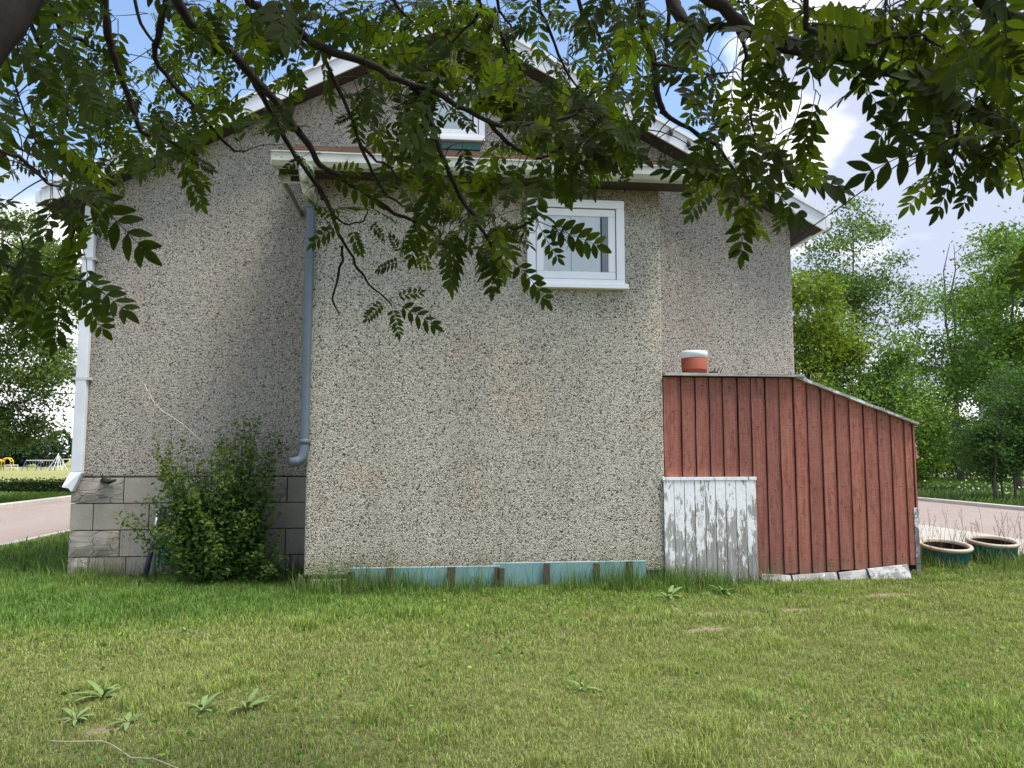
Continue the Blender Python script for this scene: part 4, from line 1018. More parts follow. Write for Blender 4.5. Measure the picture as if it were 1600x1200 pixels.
for k in range(3000):
    d = r.normal(size=3); d /= np.linalg.norm(d); rad = r.rand() ** .4
    q = np.array([bcx + .02, bcy + .02, .52]) + d * rad * np.array([.46, .30, .44])
    if q[2] < .02: continue
    LP.append(q); LS.append(r.uniform(.05, .09)); LC.append(np.clip(np.array((.034, .078, .020)) * (1 + r.normal() * .25), .008, .3))  # inner leaves coloured darker to stand for shade inside the shrub
sm_.build('stems', M_BARK, bush, True)
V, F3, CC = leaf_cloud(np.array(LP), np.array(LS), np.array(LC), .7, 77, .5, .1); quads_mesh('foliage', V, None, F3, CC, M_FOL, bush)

# ------------------------------------------------------------------ lawn
def blades(P, h, wd, cols, lean, seed, curl=.35):
    r = np.random.RandomState(seed); n = len(P); az = r.uniform(0, 2 * np.pi, n); dx, dy = np.cos(az), np.sin(az)
    fa = az + np.pi / 2 + r.normal(size=n) * .6; sx, sy = np.cos(fa) * wd / 2, np.sin(fa) * wd / 2
    ln = lean * h
    V = np.empty((n, 5, 3)); z0 = P[:, 2] - .004
    V[:, 0] = np.stack([P[:, 0] - sx, P[:, 1] - sy, z0], 1); V[:, 1] = np.stack([P[:, 0] + sx, P[:, 1] + sy, z0], 1)
    mx_, my_ = P[:, 0] + dx * ln * curl, P[:, 1] + dy * ln * curl
    V[:, 2] = np.stack([mx_ + sx * .75, my_ + sy * .75, z0 + h * .58], 1); V[:, 3] = np.stack([mx_ - sx * .75, my_ - sy * .75, z0 + h * .58], 1)
    V[:, 4] = np.stack([P[:, 0] + dx * ln, P[:, 1] + dy * ln, z0 + h * np.clip(1.0 - .25 * lean, .4, 1)], 1)
    b = np.arange(n) * 5
    F4 = np.stack([b, b + 1, b + 2, b + 3], 1); F3 = np.stack([b + 3, b + 2, b + 4], 1)
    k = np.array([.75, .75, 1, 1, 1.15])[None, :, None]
    return V.reshape(-1, 3), F4, F3, (cols[:, None, :] * k).reshape(-1, 3)
def inhouse(x, y):
    a = (x > XL - .0) & (x < XR) & (y > Y0 - .02) & (y < YB); b_ = (x > PX0) & (x < PX1) & (y > YP + .0); c = (x > 2.3) & (x < 5.05) & (y > YS - .02)
    d = (x > 5.33) & (x < 8.95) & (y > 9.05)
    return a | (b_ & (y < YB)) | (c & (y < 9.7)) | d
def lawn(n, xr, yr, hmin, hmax, wd, seed, name=None, dens=None):
    r = np.random.RandomState(seed); x = r.uniform(*xr, n); 
    t = r.rand(n); y = yr[0] + (yr[1] - yr[0]) * t
    keep = ~inhouse(x, y) & (x > -5.95) & (x < 8.9)
    # only what the camera, or one a step to its side, could see
    keep &= np.abs(x - .105 * y) < .72 * y + 1.3
    bb = bare(x, y); keep &= r.rand(n) > bb * .78
    if dens is not None: keep &= r.rand(n) < dens(x, y)
    x, y = x[keep], y[keep]; n = len(x)
    f = fbm(x, y, .55, 2); f2 = fbm(x, y, 3.0, 9); f3 = fbm(x, y, 7.0, 4)
    lush = sm(y, 5.4, 7.2) * (1 - sm(x, .5, 3.5) * .55)
    lush = np.clip(lush * .9 + (f - .5) * 1.6 + (f2 - .5) * .5, 0, 1)
    h = (hmin + (hmax - hmin) * r.rand(n)) * (.62 + .5 * lush + .9 * (f3 - .5) + .9 * sm(f2, .6, .8))
    dry = np.array((.34, .36, .13)); mid = np.array((.20, .29, .062)); lu = np.array((.122, .215, .045))
    c = np.where((lush < .5)[:, None], mid * 1.0 + (dry - mid) * (.5 - lush)[:, None] * .9, mid + (lu - mid) * ((lush - .5) * 2)[:, None])
    c = c * (1 + r.normal(size=(n, 1)) * .24) * (.82 + .36 * f2[:, None])
    st = r.rand(n) < (.17 * (1.2 - lush)); c[st] = np.array((.33, .285, .155)) * r.uniform(.7, 1.15, (st.sum(), 1))
    c = np.clip(c, .01, .6)
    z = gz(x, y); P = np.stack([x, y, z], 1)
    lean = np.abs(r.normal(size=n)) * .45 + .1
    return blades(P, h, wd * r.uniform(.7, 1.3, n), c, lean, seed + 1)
def join(L):
    V, F4, F3, C = [], [], [], []; nb = 0
    for v, f4, f3, c in L: V.append(v); F4.append(f4 + nb); F3.append(f3 + nb); C.append(c); nb += len(v)
    return np.concatenate(V), np.concatenate(F4), np.concatenate(F3), np.concatenate(C)
L1 = lawn(330000, (-5, 5.5), (2.6, 5.4), .028, .060, .0042, 51)
L2 = lawn(330000, (-6, 8.9), (5.4, 8.9), .035, .075, .0058, 52)
L3 = lawn(60000, (-6, 9), (8.9, 14.5), .05, .10, .011, 53)
V, F4, F3, C = join([L1, L2, L3])
tag(quads_mesh('lawn_grass', V, F4, F3, C, M_GRASS), 'mown green lawn with dry straw flecks in front of the house', 'grass', kind='stuff')

# long uncut grass along walls, panels, shed and bowls
def tall():
    r = np.random.RandomState(66); xs_, ys_, hs = [], [], []
    def strip(n, x0, x1, y0, y1, h0, h1, pw=1.6):
        x = r.uniform(x0, x1, n); u = r.rand(n) ** pw; y = y1 - (y1 - y0) * u; cl = fbm(x, y, 2.2, 6)
        k = r.rand(n) < np.clip((cl - .28) * 3, .05, 1); x, y, u, cl = x[k], y[k], u[k], cl[k]
        h = (h0 + (h1 - h0) * r.rand(len(x)) ** 1.8) * (1 - .55 * u) * (.6 + .8 * cl); xs_.append(x); ys_.append(y); hs.append(h)
    strip(4200, PX0 - .1, 2.4, YP - .55, YP - .10, .08, .24)
    strip(3600, PX0 - .1, 2.4, YP - .45, YP - .14, .16, .46)
    strip(3200, 2.3, 3.5, YS - .7, YS - .12, .10, .30)
    strip(2000, 3.3, 5.1, YS - .7, YS - .22, .03, .09)
    strip(3800, XL - .4, PX0, 7.9, Y0 - .05, .07, .20)
    strip(700, XL - .2, PX0, 8.2, Y0 - .05, .2, .42)
    strip(3500, -4.0, PX0 + .1, 7.2, 8.2, .05, .15)
    strip(2800, -5.9, XL, 7.5, 10.5, .07, .20)
    strip(4200, 5.0, 8.8, 7.2, 9.1, .09, .30)
    strip(1800, 5.05, 7.6, 7.7, 8.4, .12, .30)
    strip(2600, 4.9, 8.8, 6.6, 7.8, .05, .15)
    strip(1500, 5.1, 8.2, 7.75, 8.12, .14, .34, 1)
    strip(500, 5.2, 7.8, 8.7, 9.0, .3, .5, 1)
    x, y, h = np.concatenate(xs_), np.concatenate(ys_), np.concatenate(hs)
    k = ~inhouse(x, y)
    for (qx, qy) in ((pb1[0], 8.38), (pb2[0], 8.60)): k &= (x - qx) ** 2 + (y - qy) ** 2 > .25 ** 2
    x, y, h = x[k], y[k], h[k]; n = len(x)
    c = np.tile(np.array((.095, .175, .035)), (n, 1)) * (1 + r.normal(size=(n, 1)) * .25); dr = r.rand(n) < .10 + .18 * (x > 3.2); c[dr] = np.array((.28, .25, .12)) * r.uniform(.6, 1.1, (dr.sum(), 1))
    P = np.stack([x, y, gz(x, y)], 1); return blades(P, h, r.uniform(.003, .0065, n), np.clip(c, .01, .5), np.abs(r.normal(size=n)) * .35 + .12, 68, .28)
V, F4, F3, C = tall()
tag(quads_mesh('tall_grass', V, F4, F3, C, M_GRASS), 'long uncut grass along the foot of the walls, panels and bowls', 'grass', kind='stuff')
# seeding stalks round the bowls and a few by the porch
def stalks():
    r = np.random.RandomState(3); Vs = MB(); 
    spots = [(r.uniform(5.1, 8.6), r.uniform(7.9, 9.2), r.uniform(.3, .66)) for _ in range(140)] + [(r.uniform(-.9, 2.2), YP - r.uniform(.12, .3), r.uniform(.25, .45)) for _ in range(26)] + \
            [(float(atY(178 + r.normal() * 12, 850, 8.5)[0]), 8.5, r.uniform(.4, .55)) for _ in range(6)] + [(r.uniform(2.9, 3.35), YS - r.uniform(.12, .3), r.uniform(.25, .42)) for _ in range(14)]
    for x, y, h in spots:
        z = float(gz(x, y)); a = r.uniform(0, 6.28); ln = r.uniform(.02, .16)
        p = [np.array([x + math.cos(a) * ln * u ** 2, y + math.sin(a) * ln * u ** 2, z + h * u]) for u in (0, .4, .75, 1)]
        Vs.tube(p, [.0021, .0018, .0015, .0011], 3, caps=False)
        for k in range(6):
            u = .72 + .28 * k / 6; q = p[2] + (p[3] - p[2]) * (u - .72) / .28; d = np.array([r.normal(), r.normal(), 1.5]); d = d / np.linalg.norm(d) * r.uniform(.02, .045); Vs.tube([q, q + d], [.0022, .0008], 3, caps=False)
    return Vs
tag(stalks().build('seeding_grass', simple('seed_stalk', (.19, .15, .09), .9, .1, .3)), 'thin reddish seeding grass stalks standing round the bowls', 'grass', kind='stuff')

# daisies and rough verge beyond the side lane
r = np.random.RandomState(9); n = 2600; x = r.uniform(14, 36, n); y = r.uniform(20, 40, n); k = (fbm(x, y, .35, 3) > .48); x, y = x[k], y[k]; n = len(x)
P = np.stack([x, y, gz(x, y) + r.uniform(.15, .35, n)], 1)
V, F3, CC = leaf_cloud(P, r.uniform(.05, .10, n), np.tile((.8, .8, .76), (n, 1)), .3, 12, .9)
tag(quads_mesh('daisies', V, None, F3, CC, M_FOL), 'scattered white daisies in the verge beyond the lane', 'flowers', kind='stuff')
def rough(n, xr, yr, h0, h1, wd, seed, base):
    r = np.random.RandomState(seed); x = r.uniform(*xr, n); y = r.uniform(*yr, n); c = np.tile(np.array(base), (n, 1)) * (1 + r.normal(size=(n, 1)) * .2)
    return blades(np.stack([x, y, gz(x, y)], 1), r.uniform(h0, h1, n), wd * r.uniform(.7, 1.3, n), np.clip(c, .01, .5), np.abs(r.normal(size=n)) * .35 + .1, seed)
V, F4, F3, C = join([rough(26000, (13.6, 30), (16, 34), .10, .30, .030, 61, (.085, .14, .035)), rough(16000, (-16, -10.3), (14, 27), .05, .12, .03, 62, (.10, .155, .04)), rough(14000, (-34, -10.3), (20, 27), .05, .12, .03, 63, (.10, .155, .04))])
tag(quads_mesh('verge_grass', V, F4, F3, C, M_GRASS), 'rougher green verge grass across the street and beyond the lane', 'grass', kind='stuff')

# clover, plantain and dandelion leaves too many to count
r = np.random.RandomState(31); n = 9000; x = r.uniform(-4.5, 6, n); y = r.uniform(2.8, 7.6, n); k = (fbm(x, y, 1.1, 12) > .56) & ~inhouse(x, y) & (r.rand(n) < .8); x, y = x[k], y[k]; n = len(x)
P = np.stack([x, y, gz(x, y) + r.uniform(.015, .05, n)], 1)
V, F3, CC = leaf_cloud(P, r.uniform(.016, .04, n), jitter_cols(n, (.13, .22, .055), r, .25), .35, 19, .7)
tag(quads_mesh('clover', V, None, F3, CC, M_FOL), 'patches of small broad clover leaves mixed through the lawn', 'clover', kind='stuff')

# broad-leaved weeds in the lawn
def weed(px, py, n, size, lab, seed, col=(.12, .19, .055)):
    r = np.random.RandomState(seed); c = atZ(px, py, .0); c[2] = float(gz(c[0], c[1])); t = thing('lawn_weed', lab, 'weed', tuple(c), 'broad leaved weeds in the lawn'); n = n + 5
    for k in range(n):
        a = 6.28 * k / n + r.normal() * .35; L = size * 1.45 * r.uniform(.5, 1.25); el = r.uniform(.2, 1.05); mm = MB(); st = []
        for q, wq in ((0, .05), (.25, .16), (.45, .30), (.6, .24), (.8, .20), (1, .01)):
            s_ = q * L; h = .01 + math.sin(el) * s_ - .9 * q * q * L * .35; rr_ = math.cos(el) * s_ + .2 * q * q * L; w2 = wq * L * .75
            for sg in (-1, 1): mm.v.append((c[0] + math.cos(a) * rr_ - sg * math.sin(a) * w2 * .5, c[1] + math.sin(a) * rr_ + sg * math.cos(a) * w2 * .5, c[2] + h + abs(sg) * .15 * w2))
            st.append(len(mm.v))
        for q in range(5): b0 = 2 * q; mm.f.append((b0, b0 + 1, b0 + 3, b0 + 2)); mm.mi.append(0)
        mm.build('leaf', WEEDM, t, True)
WEEDM = simple('weed_leaf', (.15, .23, .07), .55, .3, .3, 12)
weed(160, 1090, 8, .10, 'largest pale thistle-like weed near the lower left of the lawn', 1)
weed(118, 1125, 6, .08, 'small weed left of the dry twig in the lawn', 2)
weed(315, 1112, 7, .09, 'left of the two leafy weeds right of the thistle', 3)
weed(385, 1110, 6, .085, 'right of the two leafy weeds in the lower left lawn', 4)
weed(200, 1130, 6, .07, 'low weed just above the bend of the dry twig', 5)
weed(290, 988, 5, .06, 'little pale sprig alone in the middle of the left lawn', 6)
weed(1045, 935, 8, .13, 'dark dandelion clump in long grass below the peeling door', 7)
weed(1130, 928, 7, .11, 'second dandelion clump in front of the peeling door', 8)
weed(912, 1080, 5, .06, 'tiny pale weed in the middle of the lawn', 9)

# ------------------------------------------------------------------ the rowan whose boughs hang across the view
rowan = thing('rowan_tree', 'rowan tree whose dark boughs and feathery leaves hang across the top of the view', 'tree', (-1.75, .2, 0))
HUB = np.array([-.9, .7, 3.15])
limb0 = [(-1.75, .2, -.1), (-1.72, .22, .8), (-1.62, .3, 1.6), (-1.4, .45, 2.4), tuple(HUB)]
MB().tube(limb0, [.16, .14, .125, .105, .08], 14).build('trunk', M_BARK, rowan, True)
BR = []   # (pixel polyline, depth start, depth end, radius px start, end, to_hub)
def B(pts, d0, d1, r0, r1, hub=False): BR.append((pts, d0, d1, r0, r1, hub))
B([(120, -120), (60, -40), (25, 20), (-10, 75), (-60, 130)], 1.35, 1.2, 24, 22, True)
B([(160, -40), (162, 0), (168, 50), (175, 80), (190, 120), (205, 165), (222, 205), (250, 213), (285, 232), (310, 243)], 2.6, 2.9, 7, 1.5, True)
B([(262, -30), (258, 10), (245, 60), (243, 90), (270, 130), (310, 175), (345, 215), (365, 236), (384, 236)], 2.7, 3.0, 6, 1.2, True)
B([(265, -35), (280, 8), (310, 50), (361, 81), (395, 120), (422, 148), (449, 182), (482, 226), (500, 256), (537, 280), (578, 307), (618, 334), (659, 348), (676, 362)], 2.3, 2.6, 9, 2, True)
B([(395, 120), (420, 170), (438, 200), (464, 248), (495, 288), (512, 314), (530, 365), (546, 394), (560, 420), (578, 445), (598, 462), (612, 478)], 2.4, 2.9, 4.5, 1, False)
B([(495, 288), (502, 305), (506, 312), (530, 345), (546, 350), (566, 347), (575, 333)], 2.5, 2.6, 2.6, 1, False)
B([(535, 383), (532, 420), (523, 450), (520, 468), (530, 492)], 2.7, 2.8, 2.2, 1, False)
B([(350, -60), (385, -5), (400, 10), (440, 35), (483, 61), (517, 79), (578, 101), (612, 118), (642, 132), (680, 142), (716, 165), (763, 189), (790, 199), (837, 194), (888, 182), (912, 169)], 2.0, 2.5, 8, 2, True)
B([(642, 132), (659, 152), (675, 202), (696, 256), (719, 307), (748, 352), (760, 371), (780, 402), (802, 428)], 2.3, 2.5, 5, 1.2, False)
B([(760, 370), (775, 362), (790, 358), (810, 355), (824, 351), (836, 340), (844, 334)], 2.4, 2.5, 3.6, 1.4, False)
B([(763, 189), (780, 210), (794, 223), (814, 236), (832, 244), (851, 245), (868, 236), (881, 224)], 2.4, 2.5, 3.6, 1.6, False)
B([(490, 65), (500, 74), (524, 128), (544, 172), (564, 229), (581, 267), (601, 300), (618, 315), (635, 324), (662, 326)], 2.3, 2.6, 3.6, 1.2, False)
B([(565, 229), (590, 250), (612, 262), (625, 290), (655, 330)], 2.45, 2.5, 2.4, 1.0, False)
B([(730, -50), (750, 3), (770, 37), (785, 55), (794, 78), (814, 108)], 2.6, 2.8, 5, 1.2, True)
B([(773, -20), (780, 15), (797, 40), (804, 74)], 2.7, 2.8, 3, 1, True)
B([(750, 17), (735, 38), (719, 51), (705, 70), (699, 82)], 2.65, 2.7, 2.8, 1, False)
B([(985, -50), (1000, 0), (1007, 45), (1018, 85), (1022, 101), (1030, 161), (1035, 172), (1049, 187), (1090, 210), (1127, 236), (1150, 277), (1180, 305), (1210, 322)], 2.1, 2.2, 7.5, 1.5, True)
B([(1020, 98), (1050, 104), (1080, 108), (1108, 116), (1150, 112)], 2.1, 2.2, 3, 1, False)
B([(1060, -120), (1085, -30), (1112, 0), (1157, 37), (1185, 54), (1217, 62), (1270, 73), (1322, 90), (1375, 109), (1431, 124), (1487, 157), (1532, 180), (1600, 212), (1680, 260)], 1.55, 1.8, 11, 7, True)
B([(1035, -50), (1052, 0), (1060, 20), (1075, 38), (1092, 44), (1120, 42), (1150, 42)], 1.8, 1.65, 11, 6, True)
B([(1206, 62), (1222, 74), (1240, 83), (1258, 85), (1270, 84)], 1.58, 1.6, 6, 4, False)
B([(1450, -90), (1500, -30), (1536, 0), (1560, 18), (1600, 32), (1680, 70)], 1.3, 1.4, 12, 8, True)
B([(1260, -40), (1262, 40), (1300, 60), (1345, 70), (1400, 58), (1440, 60), (1476, 75)], 1.4, 1.6, 5, 1.5, True)
B([(-20, 10), (30, 12), (44, 30), (51, 44), (62, 70), (74, 91), (88, 122), (100, 160), (112, 190)], 1.9, 2.2, 5, 1.5, False)
B([(60, -40), (85, 20), (100, 55), (130, 65), (150, 80), (175, 83)], 2.6, 2.9, 4, 1.4, True)
B([(-80, 200), (-20, 225), (30, 248), (60, 270), (78, 288), (110, 290)], 1.5, 1.7, 4, 1.5, False)
B([(-90, 380), (-20, 400), (40, 425), (95, 432), (132, 440)], 1.45, 1.6, 4, 1.5, False)
B([(200, -50), (215, 20), (235, 60), (270, 95), (300, 140)], 3.5, 3.7, 3.5, 1, True)
B([(330, -50), (345, 20), (340, 70), (352, 120), (345, 165)], 3.4, 3.6, 3.5, 1, True)
B([(1030, -60), (1045, 20), (1040, 70), (1050, 120), (1040, 150)], 3.6, 3.8, 4, 1, True)
B([(900, -50), (910, 20), (940, 60), (960, 110), (950, 150)], 3.3, 3.5, 4, 1, True)
B([(600, -50), (620, 10), (650, 40), (670, 90)], 3.2, 3.3, 4, 1, True)
B([(850, -60), (840, 0), (860, 50), (880, 100), (905, 140)], 2.8, 2.9, 4, 1.2, True)
B([(1487, 157), (1500, 190), (1495, 225), (1480, 250), (1470, 262)], 1.75, 1.8, 4, 1.5, False)
B([(1150, 42), (1165, 80), (1160, 120), (1170, 170), (1180, 210)], 1.8, 2.0, 3.5, 1.2, False)
B([(1270, 80), (1275, 110), (1282, 135)], 1.6, 1.62, 3, 1.3, False)
B([(1600, 212), (1570, 235), (1540, 250), (1515, 262)], 1.8, 1.85, 3.5, 1.2, False)
B([(420, -60), (450, 0), (455, 40), (440, 80)], 1.75, 1.8, 4, 1.5, True)
NODES = []; NODR = []
for pts, d0, d1, r0, r1, hub in BR:
    n = len(pts); W = []; Rr = []
    for k, (a, b_) in enumerate(pts):
        u = k / (n - 1); D = d0 + (d1 - d0) * u; W.append(atD(a, b_, D)); Rr.append((r0 + (r1 - r0) * u) / 1200 * D)
    # subdivide smoothly
    P_, R2 = [], []
    for k in range(n - 1):
        p0, p1, p2, p3 = W[max(k - 1, 0)], W[k], W[k + 1], W[min(k + 2, n - 1)]
        for q in range(3):
            t = q / 3; P_.append(.5 * ((2 * p1) + (-p0 + p2) * t + (2 * p0 - 5 * p1 + 4 * p2 - p3) * t * t + (-p0 + 3 * p1 - 3 * p2 + p3) * t ** 3) + npr.normal(size=3) * .0022); R2.append((Rr[k] * (1 - t) + Rr[k + 1] * t) * npr.uniform(.9, 1.15))
    P_.append(W[-1]); R2.append(Rr[-1]); NODES += [p.copy() for p in P_]; NODR += list(R2)
    if hub:
        s0 = P_[0]; up = s0 + (HUB - s0) * .4 + np.array([0, 0, .25]); pre = []
        for q in range(8):
            u = q / 8; pre.append((1 - u) ** 2 * HUB + 2 * u * (1 - u) * up + u * u * s0)
        P_ = pre + P_; R2 = [max(R2[0] * 1.6, .012) * (1 - q / 8) + R2[0] * q / 8 for q in range(8)] + R2
    MB().tube(P_, R2, 8).build('branch', M_BARK, rowan, True)
NODES = np.array(NODES)

# compound leaves
def leaf_mesh(name, pairs, seed, hi=True, L=1.0):
    """unit-length pinnate leaf along +Y, leaflets to +-X, drooping in -Z"""
    r = random.Random(seed); v, f, col = [], [], []
    def rach(t): return Vector((.03 * math.sin(t * 2.2 + seed), t, -.16 * t * t))
    def leaflet(o, d, nrm, ln, wd):
        s = d.cross(nrm).normalized(); prof = [(0, 0), (.12, .55), (.3, .92), (.5, 1.0), (.7, .78), (.86, .42)] if hi else [(0, 0), (.3, .95), (.65, .85)]
        b = len(v); k = r.uniform(.85, 1.15)
        mid = [o + d * ln * t - nrm * ln * .10 * t * t for t, _ in prof] + [o + d * ln - nrm * ln * .12]
        for q, (t, w_) in enumerate(prof):
            if q == 0: v.append(tuple(mid[0])); col.append(k); continue
            ser = .035 * ln * (1 if hi else 0)
            for sg in (1, -1): v.append(tuple(mid[q] + s * sg * wd * .5 * w_ - d * 0 + nrm * wd * .10 * w_ + d * ser * (1 if q % 2 else -.3))); col.append(k)
            v.append(tuple(mid[q])); col.append(k * .88)
        v.append(tuple(mid[-1])); col.append(k)
        m0 = b
        def I(q, w_): return b + 1 + (q - 1) * 3 + w_    # 0 right 1 left 2 mid
        f.append((m0, I(1, 0), I(1, 2))); f.append((m0, I(1, 2), I(1, 1)))
        for q in range(1, len(prof) - 1):
            f.append((I(q, 2), I(q, 0), I(q + 1, 0), I(q + 1, 2))); f.append((I(q, 1), I(q, 2), I(q + 1, 2), I(q + 1, 1)))
        q = len(prof) - 1; e = len(v) - 1
        f.append((I(q, 2), I(q, 0), e)); f.append((I(q, 1), I(q, 2), e))
    for p_ in range(pairs):
        t = .26 + .66 * p_ / (pairs - 1)
        for sg in (-1, 1):
            an = math.radians(58 - 14 * p_ / pairs + r.uniform(-9, 9)); d = Vector((sg * math.sin(an), math.cos(an), -.18 + r.uniform(-.14, .10))).normalized()
            nrm = Vector((r.uniform(-.25, .25) - sg * .12, r.uniform(-.2, .2), 1)); nrm = (nrm - d * nrm.dot(d)).normalized()
            sz = (.24 + .07 * math.sin(math.pi * (p_ + .8) / (pairs + .6))) * r.uniform(.88, 1.08)
            if r.random() < .03: continue
            leaflet(rach(t + r.uniform(-.012, .012)), d, nrm, sz, sz * r.uniform(.36, .44))
    d = Vector((r.uniform(-.15, .15), 1, -.3)).normalized(); nrm = Vector((0, .3, 1)); nrm = (nrm - d * nrm.dot(d)).normalized(); leaflet(rach(.97), d, nrm, .29, .115)
    n = 6; b = len(v)
    for q in range(n + 1):
        p_ = rach(q / n * .98); w_ = .0095 * (1 - .5 * q / n)
        for a in (0, 2.09, 4.19): v.append((p_.x + w_ * math.cos(a), p_.y, p_.z + w_ * math.sin(a))); col.append(1.9)
    for q in range(n):
        for a in range(3): f.append((b + q * 3 + a, b + q * 3 + (a + 1) % 3, b + q * 3 + 3 + (a + 1) % 3, b + q * 3 + 3 + a))
    return v, f, col
LM = []; LO = []
for k in range(6):
    v, f, c = leaf_mesh('leaf', [6, 5, 6, 7, 5, 6][k], 30 + k)
    me = bpy.data.meshes.new('leaf'); me.from_pydata(v, [], f); me.materials.append(M_ROWAN)
    at = me.color_attributes.new('Col', 'FLOAT_COLOR', 'POINT'); at.data.foreach_set('color', [z for q in c for z in (q * (1.25 if q > 1.5 else 1), q, q * (1.1 if q > 1.5 else 1), 1)])
    me.polygons.foreach_set('use_smooth', [True] * len(f)); me.update(); LM.append(me)
    v, f, c = leaf_mesh('leaf', [6, 5, 6, 7, 5, 6][k], 30 + k, False); F3_ = []
    for q in f: F3_.append(q[:3]); 
    tri = []
    for q in f:
        tri.append((q[0], q[1], q[2])); 
        if len(q) == 4: tri.append((q[0], q[2], q[3]))
    LO.append((np.array(v), np.array(tri), np.array(c)))

grid_rows = [
 [9,9,9,8,3,1,6,9,9,9,9,9,9,8,9,9,9,9,9,9,5,9,8,8,9,8,5,5,8,9,9,9,9,9,9,9,9,9,9,9],
 [3,7,8,3,4,1,3,8,8,9,5,7,6,7,7,8,7,8,9,8,4,2,8,8,9,8,8,2,1,5,8,9,9,9,9,9,9,9,9,9],
 [6,8,9,8,8,6,8,7,8,6,4,6,4,2,7,9,9,9,8,7,6,6,8,7,8,8,9,2,4,8,7,4,4,8,8,9,9,9,9,9],
 [4,8,9,8,7,6,7,8,8,4,4,3,2,3,7,8,9,9,9,9,9,8,9,9,5,8,4,5,8,7,8,3,1,4,3,9,9,9,9,9],
 [2,7,9,8,8,7,8,8,8,6,7,4,1,3,7,8,9,9,6,7,9,9,9,9,7,4,2,6,7,6,3,3,0,1,3,4,8,8,9,9],
 [3,5,9,9,8,7,8,6,2,1,4,5,2,2,6,8,8,7,6,6,8,8,9,9,8,3,2,4,7,6,4,4,0,0,2,6,8,8,9,9],
 [5,3,2,6,8,6,6,6,1,0,1,3,2,1,2,6,7,5,3,4,6,6,7,8,7,2,6,7,8,8,7,5,2,0,0,2,7,7,8,7],
 [0,2,6,6,6,0,0,1,0,0,0,0,3,3,2,3,6,6,6,5,6,5,4,0,0,0,1,3,7,7,5,2,0,0,0,0,1,2,1,0],
 [0,1,6,6,4,0,0,0,0,0,0,0,4,3,1,2,4,7,7,6,6,4,2,0,0,0,0,0,3,4,1,0,0,0,0,0,0,0,0,0],
 [0,1,0,1,1,0,0,0,0,0,0,0,1,1,1,3,5,8,7,7,5,1,0,0,0,0,0,0,0,2,0,0,0,0,0,0,0,0,0,0],
 [7,7,5,3,0,0,0,0,0,0,0,0,0,0,0,1,1,3,3,4,3,0,0,0,0,0,0,0,0,0,0,0,0,0,0,0,0,0,0,0],
 [8,6,5,5,2,0,0,0,0,0,0,0,0,0,0,3,1,0,0,0,1,0,0,0,0,0,0,0,0,0,0,0,0,0,0,0,0,0,0,0],
 [4,5,4,2,0,0,0,0,0,0,0,0,0,0,0,2,0,0,0,0,0,0,0,0,0,0,0,0,0,0,0,0,0,0,0,0,0,0,0,0]]
CG = np.array(grid_rows, float)
CG[3, 18] = 5; CG[4, 17] = 5; CG[4, 18] = 1; CG[5, 17] = 3; CG[5, 18] = 1; CG[6, 18] = 2; CG[4, 25] = 2; CG[5, 25] = 1; CG[5, 24] = 5
def cov(px, py):
    i_, j_ = int(py // 40), int(px // 40)
    if i_ < 0 or j_ < 0 or j_ > 39: return 6.0
    return 0.0 if i_ > 12 else CG[i_, j_]
leaves = []     # (base, dir, normal, length)
def add_leaf(base, d, nrm, L): leaves.append((base, d, nrm, L))
def orient(d, r):
    toc = -_f; v = toc * r.uniform(.25, 1.0) * (1 if r.random() < .6 else -1) + np.array([0, 0, 1]) * r.uniform(.2, 1.1) + np.array([r.gauss(0, .35), r.gauss(0, .35), 0])
    v = v - d * (v @ d); return v / np.linalg.norm(v)
PXN = np.array([topx(p) for p in NODES])
def near_depth(px, py):
    d2 = (PXN[:, 0] - px) ** 2 + (PXN[:, 1] - py) ** 2; k = np.argsort(d2)[:14]; j = k[rnd.randrange(14)] if d2[k[13]] < 90 ** 2 else k[rnd.randrange(4)]; return PXN[j, 2], j
